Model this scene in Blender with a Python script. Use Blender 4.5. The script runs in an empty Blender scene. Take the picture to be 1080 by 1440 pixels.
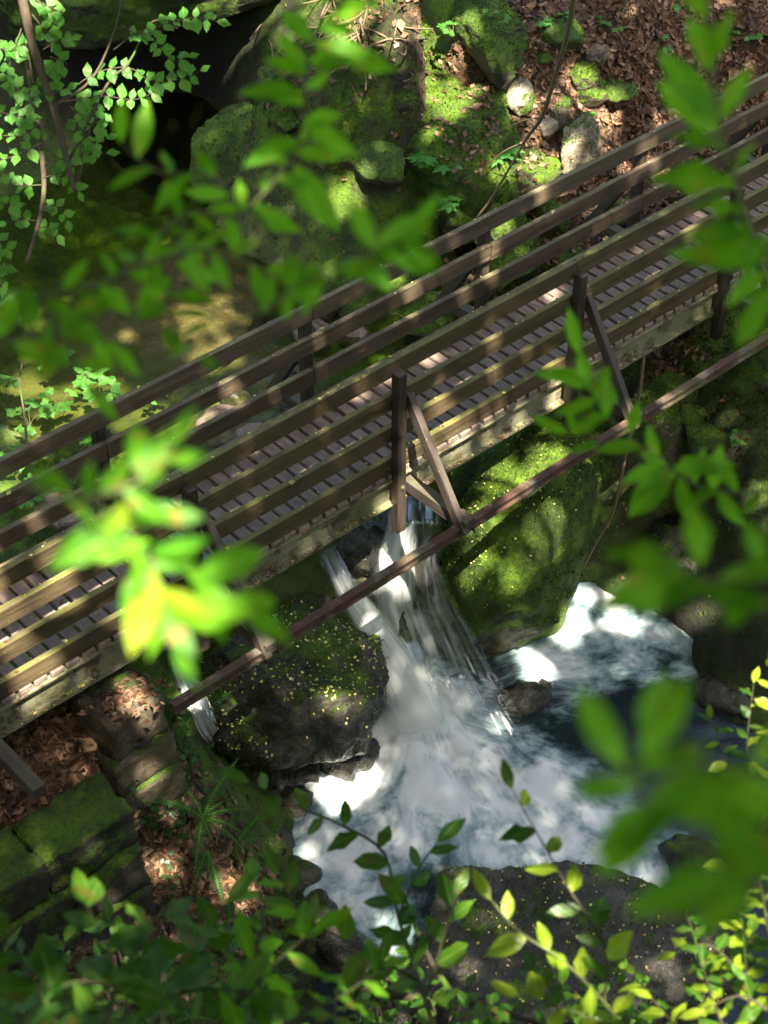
import bpy, bmesh, math, random
import numpy as np
from mathutils import Vector, Matrix, noise

rnd = random.Random(7)
nrg = np.random.default_rng(11)
sc = bpy.context.scene
col = sc.collection

# ------------------------------------------------------------------ camera
CAM = np.array((-8.123, -8.784, 10.121))
YAW, PITCH, ROLL, FPX = math.radians(-42.314), math.radians(41.555), math.radians(0.329), 2464.0
_cy, _sy, _cp, _sp = math.cos(YAW), math.sin(YAW), math.cos(PITCH), math.sin(PITCH)
FWD = np.array((-_sy*_cp, _cy*_cp, -_sp)); _r = np.array((_cy, _sy, 0.0)); _u = np.cross(_r, FWD)
RGT = _r*math.cos(ROLL) + _u*math.sin(ROLL); UP = -_r*math.sin(ROLL) + _u*math.cos(ROLL)
cd = bpy.data.cameras.new('camera'); cam = bpy.data.objects.new('camera', cd); col.objects.link(cam)
cam.matrix_world = Matrix(((RGT[0], UP[0], -FWD[0], CAM[0]), (RGT[1], UP[1], -FWD[1], CAM[1]), (RGT[2], UP[2], -FWD[2], CAM[2]), (0, 0, 0, 1)))
cd.sensor_fit = 'VERTICAL'; cd.sensor_height = 36.0; cd.lens = FPX/1440*36.0
cd.clip_start = 0.1; cd.clip_end = 500
cd.dof.use_dof = True; cd.dof.focus_distance = 15.6; cd.dof.aperture_fstop = 2.8
sc.camera = cam

# ------------------------------------------------------------------ light
SUN_EL = math.radians(60); _h = np.array((-0.42, -0.91)); _h /= np.linalg.norm(_h)
SUN = np.array((_h[0]*math.cos(SUN_EL), _h[1]*math.cos(SUN_EL), math.sin(SUN_EL)))
w = bpy.data.worlds.new('World'); sc.world = w; w.use_nodes = True
wn = w.node_tree.nodes; wl = w.node_tree.links
sky = wn.new('ShaderNodeTexSky'); sky.sky_type = 'NISHITA'; sky.sun_disc = False
sky.sun_elevation = SUN_EL; sky.air_density = 0.8; sky.dust_density = 3.5; sky.ozone_density = 0.4; sky.sun_rotation = math.atan2(SUN[0], SUN[1])
bg = wn['Background']; bg.inputs['Strength'].default_value = 0.135
wl.new(sky.outputs[0], bg.inputs[0])
sd = bpy.data.lights.new('sun', 'SUN'); sd.energy = 4.9; sd.angle = math.radians(0.55); sd.color = (1.0, 0.93, 0.82)
so = bpy.data.objects.new('sun', sd); col.objects.link(so)
so.rotation_euler = Vector(SUN).to_track_quat('Z', 'Y').to_euler(); so.location = (-10, -20, 30)
vs = sc.view_settings; vs.view_transform = 'Standard'; vs.look = 'None'; vs.exposure = 2.65; vs.gamma = 1.0; vs.use_curve_mapping = False
vs.use_white_balance = True; vs.white_balance_temperature = 7150; vs.white_balance_tint = 10
sc.cycles.max_bounces = 8; sc.cycles.transparent_max_bounces = 12; sc.cycles.sample_clamp_indirect = 4.0

# ------------------------------------------------------------------ photo pixel -> point
def pray(px, py):
    d = FWD + RGT*(px-540)/FPX - UP*(py-720)/FPX
    return d/np.linalg.norm(d)
def atz(px, py, z):
    d = pray(px, py); return CAM + d*((z-CAM[2])/d[2])
def atd(px, py, d):
    return CAM + pray(px, py)*d
def atx(px, py, x):
    d = pray(px, py); return CAM + d*((x-CAM[0])/d[0])
def aty(px, py, y):
    d = pray(px, py); return CAM + d*((y-CAM[1])/d[1])

# ------------------------------------------------------------------ object helpers
def link(name, me, mat=None, parent=None):
    o = bpy.data.objects.new(name, me); col.objects.link(o)
    if mat is not None and me is not None and not me.materials: me.materials.append(mat)
    if parent is not None: o.parent = parent
    return o
def empty(name, loc, rz=0.0):
    o = bpy.data.objects.new(name, None); col.objects.link(o)
    o.location = loc; o.rotation_euler = (0, 0, rz); o.empty_display_size = 0.1
    return o
def tag(o, label=None, cat=None, group=None, kind=None):
    if label: o['label'] = label
    if cat: o['category'] = cat
    if group: o['group'] = group
    if kind: o['kind'] = kind
    return o
def mesh(name, v, f, smooth=True):
    me = bpy.data.meshes.new(name); me.from_pydata([tuple(map(float, p)) for p in v], [], f)
    if smooth: me.polygons.foreach_set('use_smooth', [True]*len(me.polygons))
    me.update(); return me
def npmesh(name, V, F, smooth=True):
    """fast mesh from arrays, all faces with the same number of corners"""
    V = np.asarray(V, dtype=np.float32); F = np.asarray(F, dtype=np.int32); n = F.shape[1]
    me = bpy.data.meshes.new(name); me.vertices.add(len(V)); me.vertices.foreach_set('co', V.ravel())
    me.loops.add(F.size); me.loops.foreach_set('vertex_index', F.ravel())
    me.polygons.add(len(F)); me.polygons.foreach_set('loop_start', np.arange(0, F.size, n, dtype=np.int32))
    me.polygons.foreach_set('use_smooth', np.full(len(F), smooth))
    me.update(calc_edges=True); me.validate(); return me
def fattr(me, name, vals):
    a = me.attributes.new(name, 'FLOAT', 'POINT'); a.data.foreach_set('value', np.asarray(vals, dtype=np.float32)); return a
def cattr(me, name, vals):
    a = me.attributes.new(name, 'FLOAT_COLOR', 'POINT'); vals = np.asarray(vals, dtype=np.float32)
    a.data.foreach_set('color', np.hstack([vals, np.ones((len(vals), 1), np.float32)]).ravel()); return a
def cbox(sx, sy, sz, b=0.006):
    """chamfered box centred at the origin"""
    hx, hy, hz = sx/2, sy/2, sz/2; V = []; idx = {}
    for i in (-1, 1):
        for j in (-1, 1):
            for k in (-1, 1):
                for a in range(3):
                    p = [i*(hx-b), j*(hy-b), k*(hz-b)]; p[a] = (i, j, k)[a]*(hx, hy, hz)[a]
                    idx[(i, j, k, a)] = len(V); V.append(tuple(p))
    F = []
    for a in range(3):
        b1, c1 = (a+1) % 3, (a+2) % 3
        for s in (-1, 1):
            q = []
            for (m, n) in ((-1, -1), (1, -1), (1, 1), (-1, 1)):
                t = [0, 0, 0]; t[a] = s; t[b1] = m; t[c1] = n; q.append(idx[(*t, a)])
            F.append(q if s > 0 else q[::-1])
        for m in (-1, 1):            # edges parallel to axis a
            for n in (-1, 1):
                t0 = [0, 0, 0]; t0[a] = -1; t0[b1] = m; t0[c1] = n; t1 = list(t0); t1[a] = 1
                q = [idx[(*t0, b1)], idx[(*t1, b1)], idx[(*t1, c1)], idx[(*t0, c1)]]
                F.append(q if m*n < 0 else q[::-1])
    for i in (-1, 1):
        for j in (-1, 1):
            for k in (-1, 1):
                q = [idx[(i, j, k, 0)], idx[(i, j, k, 1)], idx[(i, j, k, 2)]]
                F.append(q if i*j*k > 0 else q[::-1])
    return V, F
def tube(path, rads, n=7):
    """swept tube with tapering radii -> V, F"""
    P = [Vector(map(float, p)) for p in path]; V = []; F = []
    for i, p in enumerate(P):
        t = (P[min(i+1, len(P)-1)]-P[max(i-1, 0)]).normalized()
        a = t.cross(Vector((0, 0, 1))); a = a.normalized() if a.length > 1e-3 else Vector((1, 0, 0)); b = t.cross(a)
        r = rads[i] if hasattr(rads, '__len__') else rads
        for k in range(n):
            w_ = 2*math.pi*k/n; V.append(p + (a*math.cos(w_)+b*math.sin(w_))*r)
    for i in range(len(P)-1):
        for k in range(n):
            F.append((i*n+k, i*n+(k+1) % n, (i+1)*n+(k+1) % n, (i+1)*n+k))
    F.append(tuple(range(n))[::-1]); F.append(tuple((len(P)-1)*n+k for k in range(n)))
    return V, F
def smooth_path(pts, n=6):
    """Catmull-Rom through the points"""
    P = [np.array(p, float) for p in pts]
    if len(P) < 3: return [P[0]+(P[-1]-P[0])*t for t in np.linspace(0, 1, n+1)]
    P = [2*P[0]-P[1]] + P + [2*P[-1]-P[-2]]; out = []
    for i in range(1, len(P)-2):
        for k in range(n):
            t = k/n; a, b, c, d = P[i-1], P[i], P[i+1], P[i+2]
            out.append(0.5*((2*b)+(-a+c)*t+(2*a-5*b+4*c-d)*t*t+(-a+3*b-3*c+d)*t**3))
    out.append(P[-2]); return out

# ------------------------------------------------------------------ materials
class NT:
    def __init__(s, name):
        s.m = bpy.data.materials.new(name); s.m.use_nodes = True; s.t = s.m.node_tree
        s.p = s.t.nodes['Principled BSDF']; s.out = s.t.nodes['Material Output']
    def n(s, typ, **kw):
        x = s.t.nodes.new('ShaderNode'+typ)
        for k, v in kw.items():
            if k[0] == '_': s.put(x.inputs[int(k[1:])], v)
            elif k.startswith('i_'): s.put(x.inputs[k[2:].replace('_', ' ')], v)
            else: setattr(x, k, v)
        return x
    def put(s, sock, v):
        if hasattr(v, 'bl_idname') and hasattr(v, 'links'): s.t.links.new(v, sock)
        elif hasattr(v, 'outputs'): s.t.links.new(v.outputs[0], sock)
        else: sock.default_value = v
    def set(s, **kw):
        for k, v in kw.items(): s.put(s.p.inputs[k.replace('_', ' ')], v)
    def math(s, op, a, b=0.0, c=0.0, clamp=False):
        x = s.n('Math', operation=op, _0=a, _1=b, _2=c); x.use_clamp = clamp; return x.outputs[0]
    def ramp(s, fac, a, b, lo=0.0, hi=1.0):
        x = s.n('MapRange', _0=fac, _1=a, _2=b, _3=lo, _4=hi); x.interpolation_type = 'SMOOTHSTEP'; return x.outputs[0]
    def mix(s, f, a, b):
        x = s.t.nodes.new('ShaderNodeMix'); x.data_type = 'RGBA'
        s.put(x.inputs[0], f); s.put(x.inputs[6], a if not isinstance(a, tuple) else (*a, 1)); s.put(x.inputs[7], b if not isinstance(b, tuple) else (*b, 1))
        return x.outputs[2]
    def noise(s, vec, scale, detail=4.0, rough=0.55, dist=0.0):
        x = s.n('TexNoise', i_Scale=scale, i_Detail=detail, i_Roughness=rough, i_Distortion=dist)
        if vec is not None: s.put(x.inputs['Vector'], vec)
        return x.outputs[0]
    def bump(s, h, strength=0.5, dist=0.02, normal=None):
        x = s.n('Bump', i_Strength=strength, i_Distance=dist, i_Height=h)
        if normal is not None: s.put(x.inputs['Normal'], normal)
        return x.outputs[0]
    def pos(s): return s.n('NewGeometry').outputs['Position']
    def upness(s):
        g = s.n('NewGeometry'); x = s.n('SeparateXYZ'); s.put(x.inputs[0], g.outputs['Normal']); return x.outputs[2]
    def attr(s, name, typ='GEOMETRY'):
        return s.n('Attribute', attribute_name=name, attribute_type=typ)

MOSS_D, MOSS_M, MOSS_L = (0.010, 0.026, 0.002), (0.042, 0.105, 0.002), (0.135, 0.235, 0.004)
def moss_colour(t, P):
    a = t.ramp(t.noise(P, 2.3, 5, 0.65), 0.32, 0.68)
    b = t.ramp(t.noise(P, 26, 4, 0.7), 0.3, 0.72)
    c = t.mix(a, MOSS_D, MOSS_M)
    return t.mix(t.math('MULTIPLY', b, t.math('ADD', t.math('MULTIPLY', a, 0.65), 0.2)), c, MOSS_L)

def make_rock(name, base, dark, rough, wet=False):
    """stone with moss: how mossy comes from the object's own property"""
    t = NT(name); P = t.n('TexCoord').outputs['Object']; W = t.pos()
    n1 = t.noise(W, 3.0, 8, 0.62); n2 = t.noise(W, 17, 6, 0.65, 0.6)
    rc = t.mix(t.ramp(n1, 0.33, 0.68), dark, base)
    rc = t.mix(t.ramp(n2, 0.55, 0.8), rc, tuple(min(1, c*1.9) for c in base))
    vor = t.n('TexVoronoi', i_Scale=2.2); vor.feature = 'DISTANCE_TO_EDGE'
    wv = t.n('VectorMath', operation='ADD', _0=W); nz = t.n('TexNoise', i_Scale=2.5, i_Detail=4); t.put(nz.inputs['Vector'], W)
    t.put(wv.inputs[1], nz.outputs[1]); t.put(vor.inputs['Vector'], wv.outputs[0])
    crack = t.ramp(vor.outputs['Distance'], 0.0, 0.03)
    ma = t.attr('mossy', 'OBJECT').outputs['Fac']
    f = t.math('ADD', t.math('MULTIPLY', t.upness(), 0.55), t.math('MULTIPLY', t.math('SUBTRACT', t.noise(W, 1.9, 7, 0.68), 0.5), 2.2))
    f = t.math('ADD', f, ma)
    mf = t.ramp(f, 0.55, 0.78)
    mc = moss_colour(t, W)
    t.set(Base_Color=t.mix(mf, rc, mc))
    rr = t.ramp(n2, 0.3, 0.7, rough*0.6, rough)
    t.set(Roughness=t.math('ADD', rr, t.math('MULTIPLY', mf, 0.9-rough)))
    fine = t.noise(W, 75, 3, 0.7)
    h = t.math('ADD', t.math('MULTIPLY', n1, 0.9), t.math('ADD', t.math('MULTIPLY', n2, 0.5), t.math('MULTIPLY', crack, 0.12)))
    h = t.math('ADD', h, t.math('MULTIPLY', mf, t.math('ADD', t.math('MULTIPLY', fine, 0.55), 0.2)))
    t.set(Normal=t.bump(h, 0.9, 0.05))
    return t.m
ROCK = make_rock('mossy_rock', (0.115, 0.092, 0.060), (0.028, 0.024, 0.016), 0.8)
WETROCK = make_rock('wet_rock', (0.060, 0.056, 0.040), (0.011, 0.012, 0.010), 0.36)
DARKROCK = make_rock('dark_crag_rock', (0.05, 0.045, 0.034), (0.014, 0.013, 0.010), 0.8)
SPECKROCK = make_rock('speckled_rock', (0.085, 0.078, 0.060), (0.028, 0.027, 0.024), 0.6)
BEDROCK = make_rock('stream_bed_rock', (0.20, 0.15, 0.115), (0.085, 0.064, 0.048), 0.5)
PALEROCK = make_rock('pale_rock', (0.27, 0.235, 0.17), (0.12, 0.10, 0.07), 0.85)

def make_ground():
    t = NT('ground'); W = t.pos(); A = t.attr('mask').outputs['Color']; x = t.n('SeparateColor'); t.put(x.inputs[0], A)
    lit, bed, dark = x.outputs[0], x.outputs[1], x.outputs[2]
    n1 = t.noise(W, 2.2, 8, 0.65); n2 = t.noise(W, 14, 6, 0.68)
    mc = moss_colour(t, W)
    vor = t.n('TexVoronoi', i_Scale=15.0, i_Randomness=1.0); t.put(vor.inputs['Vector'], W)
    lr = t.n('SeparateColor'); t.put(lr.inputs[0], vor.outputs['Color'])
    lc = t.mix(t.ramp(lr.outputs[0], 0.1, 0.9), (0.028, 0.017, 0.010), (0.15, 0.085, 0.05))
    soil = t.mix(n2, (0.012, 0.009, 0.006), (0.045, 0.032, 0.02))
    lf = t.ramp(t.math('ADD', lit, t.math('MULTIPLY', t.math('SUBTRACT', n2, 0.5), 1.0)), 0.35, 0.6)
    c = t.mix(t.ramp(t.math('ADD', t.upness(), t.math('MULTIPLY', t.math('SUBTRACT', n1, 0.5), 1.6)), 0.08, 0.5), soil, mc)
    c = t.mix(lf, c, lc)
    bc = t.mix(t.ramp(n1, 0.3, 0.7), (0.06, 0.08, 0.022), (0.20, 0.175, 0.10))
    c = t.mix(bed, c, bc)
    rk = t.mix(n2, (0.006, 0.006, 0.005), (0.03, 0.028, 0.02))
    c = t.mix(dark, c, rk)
    t.set(Base_Color=c, Roughness=0.88)
    h = t.math('ADD', t.math('MULTIPLY', t.noise(W, 70, 3, 0.7), 0.4), t.math('ADD', n2, n1))
    t.set(Normal=t.bump(h, 0.9, 0.05)); return t.m
GROUND = make_ground()

def make_wood(name, c0, c1, algae_toplight, alg_top_amt, rough=0.75, axis=0):
    t = NT(name); O = t.n('TexCoord').outputs['Object']; r = t.n('ObjectInfo').outputs['Random']; W = t.pos()
    sv = [22.0, 22.0, 22.0]; sv[axis] = 1.3
    off = t.n('CombineXYZ', _0=t.math('MULTIPLY', r, 41.0), _1=t.math('MULTIPLY', r, 17.0), _2=t.math('MULTIPLY', r, 29.0))
    v = t.n('VectorMath', operation='ADD', _0=O, _1=off.outputs[0])
    mp = t.n('Mapping'); t.put(mp.inputs[0], v.outputs[0]); mp.inputs['Scale'].default_value = sv
    g = t.noise(mp.outputs[0], 1.0, 6, 0.62, 0.8); g2 = t.noise(mp.outputs[0], 3.4, 3, 0.6)
    c = t.mix(t.ramp(g, 0.3, 0.72), c0, c1)
    c = t.mix(t.math('MULTIPLY', r, 0.45), c, tuple(x*0.55 for x in c1))
    st = t.ramp(t.noise(v.outputs[0], 2.6, 6, 0.7), 0.5, 0.75)
    c = t.mix(t.math('MULTIPLY', st, 0.6), c, tuple(x*0.35 for x in c0))
    af = t.math('ADD', t.math('MULTIPLY', t.math('ABSOLUTE', t.upness()), 0.6), t.math('MULTIPLY', t.math('SUBTRACT', t.noise(W, 1.7, 6, 0.66), 0.5), 1.6))  # algae favours top faces, also painting rail tops paler as if skylit
    af = t.ramp(t.math('ADD', af, alg_top_amt), 0.25, 0.75)
    ac = t.mix(t.noise(v.outputs[0], 30, 3), algae_toplight, tuple(x*1.7 for x in algae_toplight))
    c = t.mix(t.math('MULTIPLY', af, 0.8), c, ac)
    sp = t.ramp(t.noise(v.outputs[0], 55, 2, 0.5), 0.71, 0.76)
    c = t.mix(t.math('MULTIPLY', sp, 0.7), c, (0.38, 0.36, 0.24))
    t.set(Base_Color=c, Roughness=t.ramp(g, 0.2, 0.8, rough-0.18, rough+0.1))
    t.set(Normal=t.bump(t.math('ADD', g, t.math('MULTIPLY', g2, 0.4)), 0.55, 0.012)); return t.m
DECK = make_wood('deck_timber', (0.140, 0.106, 0.085), (0.275, 0.216, 0.178), (0.07, 0.075, 0.035), -0.5, 0.62, 1)
RAIL = make_wood('rail_timber', (0.030, 0.021, 0.009), (0.112, 0.078, 0.036), (0.095, 0.098, 0.022), 0.0, 0.78, 0)
RAILF = make_wood('far_rail_timber', (0.046, 0.032, 0.020), (0.135, 0.098, 0.060), (0.14, 0.14, 0.062), -0.16, 0.78, 0)
POST = make_wood('post_timber', (0.018, 0.013, 0.010), (0.060, 0.043, 0.034), (0.04, 0.04, 0.024), -0.25, 0.6, 2)
BRACE = make_wood('brace_timber', (0.028, 0.021, 0.017), (0.09, 0.068, 0.054), (0.07, 0.075, 0.04), -0.1, 0.65, 0)

def make_steel(name, paint, rust, amt):
    t = NT(name); W = t.pos(); n1 = t.noise(W, 3.2, 7, 0.7); n2 = t.noise(W, 24, 5, 0.7)
    f = t.ramp(t.math('ADD', n1, t.math('MULTIPLY', n2, 0.35)), amt, amt+0.16)
    rc = t.mix(n2, tuple(c*0.45 for c in rust), rust)
    c = t.mix(f, rc, paint)
    al = t.ramp(t.noise(W, 1.3, 5, 0.6), 0.45, 0.68)
    c = t.mix(t.math('MULTIPLY', al, 0.6), c, (0.13, 0.145, 0.06))
    t.set(Base_Color=c, Roughness=t.ramp(f, 0, 1, 0.85, 0.6)); t.set(Normal=t.bump(t.math('ADD', n2, f), 0.5, 0.008)); return t.m
BEAM = make_steel('beam_paint', (0.20, 0.20, 0.13), (0.075, 0.045, 0.025), 0.56)
RUST = make_steel('rusty_steel', (0.12, 0.105, 0.085), (0.105, 0.052, 0.034), 0.66)
BOLT = make_steel('bolt_steel', (0.06, 0.05, 0.045), (0.07, 0.04, 0.028), 0.6)

def make_leaf(name, c0, c1, gloss=0.35, trans=0.45, spot=None, yellow=None):
    t = NT(name); r = t.n('ObjectInfo').outputs['Random']; O = t.n('TexCoord').outputs['Object']; W = t.pos()
    c = t.mix(r, c0, c1)
    c = t.mix(t.ramp(t.noise(W, 9, 4), 0.35, 0.7, 0, 0.5), c, tuple(x*0.6 for x in c0))
    x = t.n('SeparateXYZ'); t.put(x.inputs[0], O)
    rib = t.ramp(t.math('ABSOLUTE', x.outputs[1]), 0.0, 0.022)
    c = t.mix(rib, tuple(min(1, v*1.7+0.02) for v in c1), c)
    if spot:
        off = t.n('CombineXYZ', _0=t.math('MULTIPLY', r, 37.0), _1=t.math('MULTIPLY', r, 91.0))
        v = t.n('VectorMath', operation='ADD', _0=O, _1=off.outputs[0])
        c = t.mix(t.ramp(t.noise(v.outputs[0], 2.6, 3, 0.5), 0.57, 0.70, 0, 0.85), c, spot)
    vein = t.n('TexWave', i_Scale=3.2, i_Distortion=1.0, bands_direction='DIAGONAL'); t.put(vein.inputs[0], O)
    bmp = t.bump(vein.outputs['Fac'], 0.18, 0.004)
    t.set(Base_Color=c, Roughness=gloss, Normal=bmp, Specular_IOR_Level=0.32)
    tr = t.n('BsdfTranslucent'); t.put(tr.inputs[0], t.mix(0.6, c, tuple(min(1, v*2.2) for v in (c1[0]*1.25, c1[1]*1.1, c1[2]*0.4))))
    ms = t.n('MixShader', _0=trans); t.put(ms.inputs[1], t.p.outputs[0]); t.put(ms.inputs[2], tr.outputs[0]); t.put(t.out.inputs[0], ms.outputs[0])
    return t.m
LAUREL = make_leaf('laurel_leaf', (0.035, 0.18, 0.010), (0.14, 0.36, 0.018), 0.5, 0.55, (0.28, 0.14, 0.03))
DARKLEAF = make_leaf('bay_leaf', (0.016, 0.072, 0.008), (0.070, 0.17, 0.014), 0.4, 0.45, (0.14, 0.07, 0.02))
HAZEL = make_leaf('hazel_leaf', (0.04, 0.165, 0.025), (0.10, 0.26, 0.045), 0.45, 0.42)
SUNLEAF = make_leaf('sunlit_leaf', (0.14, 0.24, 0.015), (0.26, 0.36, 0.03), 0.34, 0.5)  # leaf colour brightened to yellow-green, sunlight painted into it
SYC = make_leaf('sycamore_leaf', (0.05, 0.22, 0.04), (0.10, 0.32, 0.07), 0.5, 0.4)
FERN = make_leaf('fern_frond', (0.022, 0.10, 0.014), (0.05, 0.16, 0.022), 0.5, 0.4)
IVY = make_leaf('ivy_leaf', (0.015, 0.055, 0.014), (0.04, 0.12, 0.03), 0.25, 0.25)

def make_vcol(name, rough, trans=0.0):
    t = NT(name); c = t.attr('tint').outputs['Color']; t.set(Base_Color=c, Roughness=rough)
    if trans:
        tr = t.n('BsdfTranslucent'); t.put(tr.inputs[0], c); ms = t.n('MixShader', _0=trans)
        t.put(ms.inputs[1], t.p.outputs[0]); t.put(ms.inputs[2], tr.outputs[0]); t.put(t.out.inputs[0], ms.outputs[0])
    return t.m
LITTER = make_vcol('dead_leaf', 0.6, 0.15)
MOSSB = make_vcol('moss_sprig', 0.8, 0.3)
CANOPY = make_vcol('canopy_leaf', 0.5, 0.12)

def make_bark(name, c0, c1, moss):
    t = NT(name); W = t.pos(); n1 = t.noise(W, 30, 5, 0.65); n2 = t.noise(W, 4, 5, 0.6)
    c = t.mix(n1, c0, c1); c = t.mix(t.ramp(t.math('ADD', n2, moss), 0.55, 0.7), c, MOSS_M)
    t.set(Base_Color=c, Roughness=0.85, Normal=t.bump(n1, 0.6, 0.01)); return t.m
BARK = make_bark('bark', (0.03, 0.021, 0.013), (0.10, 0.073, 0.048), 0.0)
TWIG = make_bark('dead_twig', (0.09, 0.063, 0.035), (0.21, 0.155, 0.09), -0.2)
STEM = make_bark('green_stem', (0.05, 0.075, 0.02), (0.11, 0.13, 0.04), -0.2)
DARKSTEM = make_bark('dark_stem', (0.02, 0.015, 0.008), (0.06, 0.05, 0.025), 0.05)

# ------------------------------------------------------------------ terrain
ZU, ZL = -1.40, -3.30           # upper and lower water levels
CP = []
def cp(px, py, z): p = atz(px, py, z); CP.append((p[0], p[1], z))
for a in ((300,380,-1.75),(220,440,-1.52),(120,530,-1.56),(60,450,-1.7),(260,220,-2.3),(170,240,-2.2),(440,330,-1.95),(380,420,-1.8),(40,610,-1.5),
          (330,520,-1.62),(60,700,-1.25),(10,660,-1.2),
          (560,1100,-3.95),(700,1100,-3.95),(850,900,-3.75),(480,1250,-3.8),(900,1200,-3.9),(640,1020,-4.0),(780,960,-3.9),(950,920,-3.55),(800,860,-3.6),(560,1330,-3.7),(980,1010,-3.5),
          (250,960,-1.85),(320,1050,-3.0),(260,1010,-2.0),
          (250,1200,-2.05),(180,1230,-2.0),(320,1200,-2.35),(380,1260,-2.9),(120,1300,-2.0),(0,1290,-1.75),(300,1120,-2.0),(350,1150,-2.6),
          (60,1040,-0.85),(120,1050,-0.85),(20,1110,-0.85),(300,1400,-2.5),(450,1400,-3.3),(100,1420,-1.8),(700,1350,-3.8),(900,1350,-3.6),
          (900,640,-2.0),(1000,600,-1.4),(1060,480,-0.8),(950,720,-2.6),(900,830,-3.2),(1050,700,-1.8),(1060,880,-2.6),(1040,1000,-3.2),
          (850,560,-1.6),(930,500,-1.1),(970,500,-0.95),(1060,1150,-3.3),(1000,1300,-3.3),
          (600,480,-1.75),(680,420,-1.35),(660,350,-1.1),(780,330,-0.7),(900,270,-0.35),(600,330,-1.25),(560,270,-1.3),(720,300,-0.6),
          (850,170,0.05),(920,120,0.2),(1000,60,0.45),(900,20,1.05),(760,60,0.9),(760,170,0.25),(650,60,1.05),(600,15,1.6),(500,100,0.6),(470,30,1.4),
          (480,220,-0.5),(400,60,0.9),(430,200,-0.9),(1060,20,0.8)): cp(*a)
for a in ((0.3,1.3,-1.9),(0.65,0.62,-1.6),(-0.8,1.4,-1.75),(0.55,-0.15,-3.8),(0.95,0.0,-3.4),(-0.9,0.5,-2.6),(-1.7,1.3,-1.7),(1.6,1.0,-1.6),(2.2,0.3,-2.4),(2.4,1.6,-1.5),
          (4.6,9.3,1.6),(3.2,9.9,2.2),(1.5,10.6,2.3),(-0.5,10.8,2.0),(5.6,8.0,2.8),(3.0,8.6,-1.9),(4.1,7.4,-1.6),(4.6,6.4,0.8),(-3,10.5,1.5),(-1,9.2,-1.5),(-3,8,-1.0),
          (12,6,5),(10,12,8),(0,17,7),(-10,12,4),(-8,5,0.3),(-5.5,2.2,-0.9),(-5.8,0.6,-0.8),(-4.5,1.2,-0.9),(-3.4,1.6,-1.3),(-8,0.5,-0.2),(-12,0.5,0.0),(9,1,-0.45),(7.0,0.6,-0.6),(8.0,2.1,-0.35),(6.6,2.0,-0.4),(10.5,2.2,-0.1),(13,0.5,-0.1),
          (7.5,-2.5,0.5),(10,-6,4),(6,-5,0.0),(3.8,-4.6,-3.0),(2.6,-3.4,-3.5),(-7.5,-1.4,-0.6),(-12,-3,1.5),(20,20,10),(-20,20,8),(25,0,6),(-25,0,5),(40,40,12),(-40,40,10),(40,-40,11),(-40,-40,9)): CP.append(a)
FH = np.array((-_sy, _cy)); RH = np.array((_cy, _sy))
for s in (-12, -8, -4, 0, 4, 8, 12):
    for d, z in ((-25, 9.5), (-8, 8.6), (-1.5, 8.4), (0, 8.2), (2, 5.5), (4, 2.2), (6, -1.0), (7.4, -1.9 if s < 0 else -3.2)):
        if s < -3 and d > 5: continue
        if s > 5 and d > 6: continue
        q = CAM[:2] + FH*d + RH*s; CP.append((q[0], q[1], z))
CP = np.array(CP)
def _phi(a, b): return np.sqrt(((a[:, None, :]-b[None, :, :])**2).sum(-1) + 0.12**2)
_n = len(CP); _A = np.zeros((_n+3, _n+3)); _A[:_n, :_n] = _phi(CP[:, :2], CP[:, :2]) - np.eye(_n)*0.02
_A[:_n, _n] = 1; _A[:_n, _n+1:] = CP[:, :2]; _A[_n, :_n] = 1; _A[_n+1:, :_n] = CP[:, :2].T
_w = np.linalg.solve(_A, np.concatenate([CP[:, 2], np.zeros(3)]))
def base_h(XY):
    XY = np.asarray(XY, float)
    return np.clip(_phi(XY, CP[:, :2])@_w[:_n] + _w[_n] + XY@_w[_n+1:], -4.6, 14)
def blob(XY, pts):
    r = np.zeros(len(XY))
    for (x, y, rad, s) in pts: r = np.maximum(r, s*np.exp(-(((XY[:, 0]-x)**2+(XY[:, 1]-y)**2)/rad**2)**1.5))
    return r
def zb(px, py, z, rad, s=1.0): p = atz(px, py, z); return (p[0], p[1], rad, s)
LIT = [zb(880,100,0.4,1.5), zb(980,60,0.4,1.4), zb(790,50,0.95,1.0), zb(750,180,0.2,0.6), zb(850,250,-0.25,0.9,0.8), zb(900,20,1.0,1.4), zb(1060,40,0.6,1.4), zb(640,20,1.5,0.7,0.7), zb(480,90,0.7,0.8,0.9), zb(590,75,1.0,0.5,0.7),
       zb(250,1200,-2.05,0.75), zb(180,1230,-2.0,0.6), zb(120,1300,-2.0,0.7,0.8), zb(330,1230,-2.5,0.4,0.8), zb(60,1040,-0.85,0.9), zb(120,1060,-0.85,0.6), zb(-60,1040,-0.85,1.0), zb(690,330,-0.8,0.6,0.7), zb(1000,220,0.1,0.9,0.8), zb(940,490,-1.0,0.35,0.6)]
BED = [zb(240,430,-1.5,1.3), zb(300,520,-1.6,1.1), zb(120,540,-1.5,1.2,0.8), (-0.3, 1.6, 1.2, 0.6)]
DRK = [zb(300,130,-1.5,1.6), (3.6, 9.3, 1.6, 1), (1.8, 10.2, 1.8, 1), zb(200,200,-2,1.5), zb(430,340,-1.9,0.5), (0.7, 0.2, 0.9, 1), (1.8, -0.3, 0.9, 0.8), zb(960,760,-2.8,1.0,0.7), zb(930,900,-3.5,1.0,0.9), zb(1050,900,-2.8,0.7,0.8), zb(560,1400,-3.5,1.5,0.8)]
def axis(a, b, step, lo, hi):
    m = list(np.arange(a, b, step)); s = step; x = a
    L = []
    while x > lo: s *= 1.22; x -= s; L.append(x)
    s = step; x = m[-1]; R_ = []
    while x < hi: s *= 1.22; x += s; R_.append(x)
    return np.array(L[::-1]+m+R_)
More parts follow.
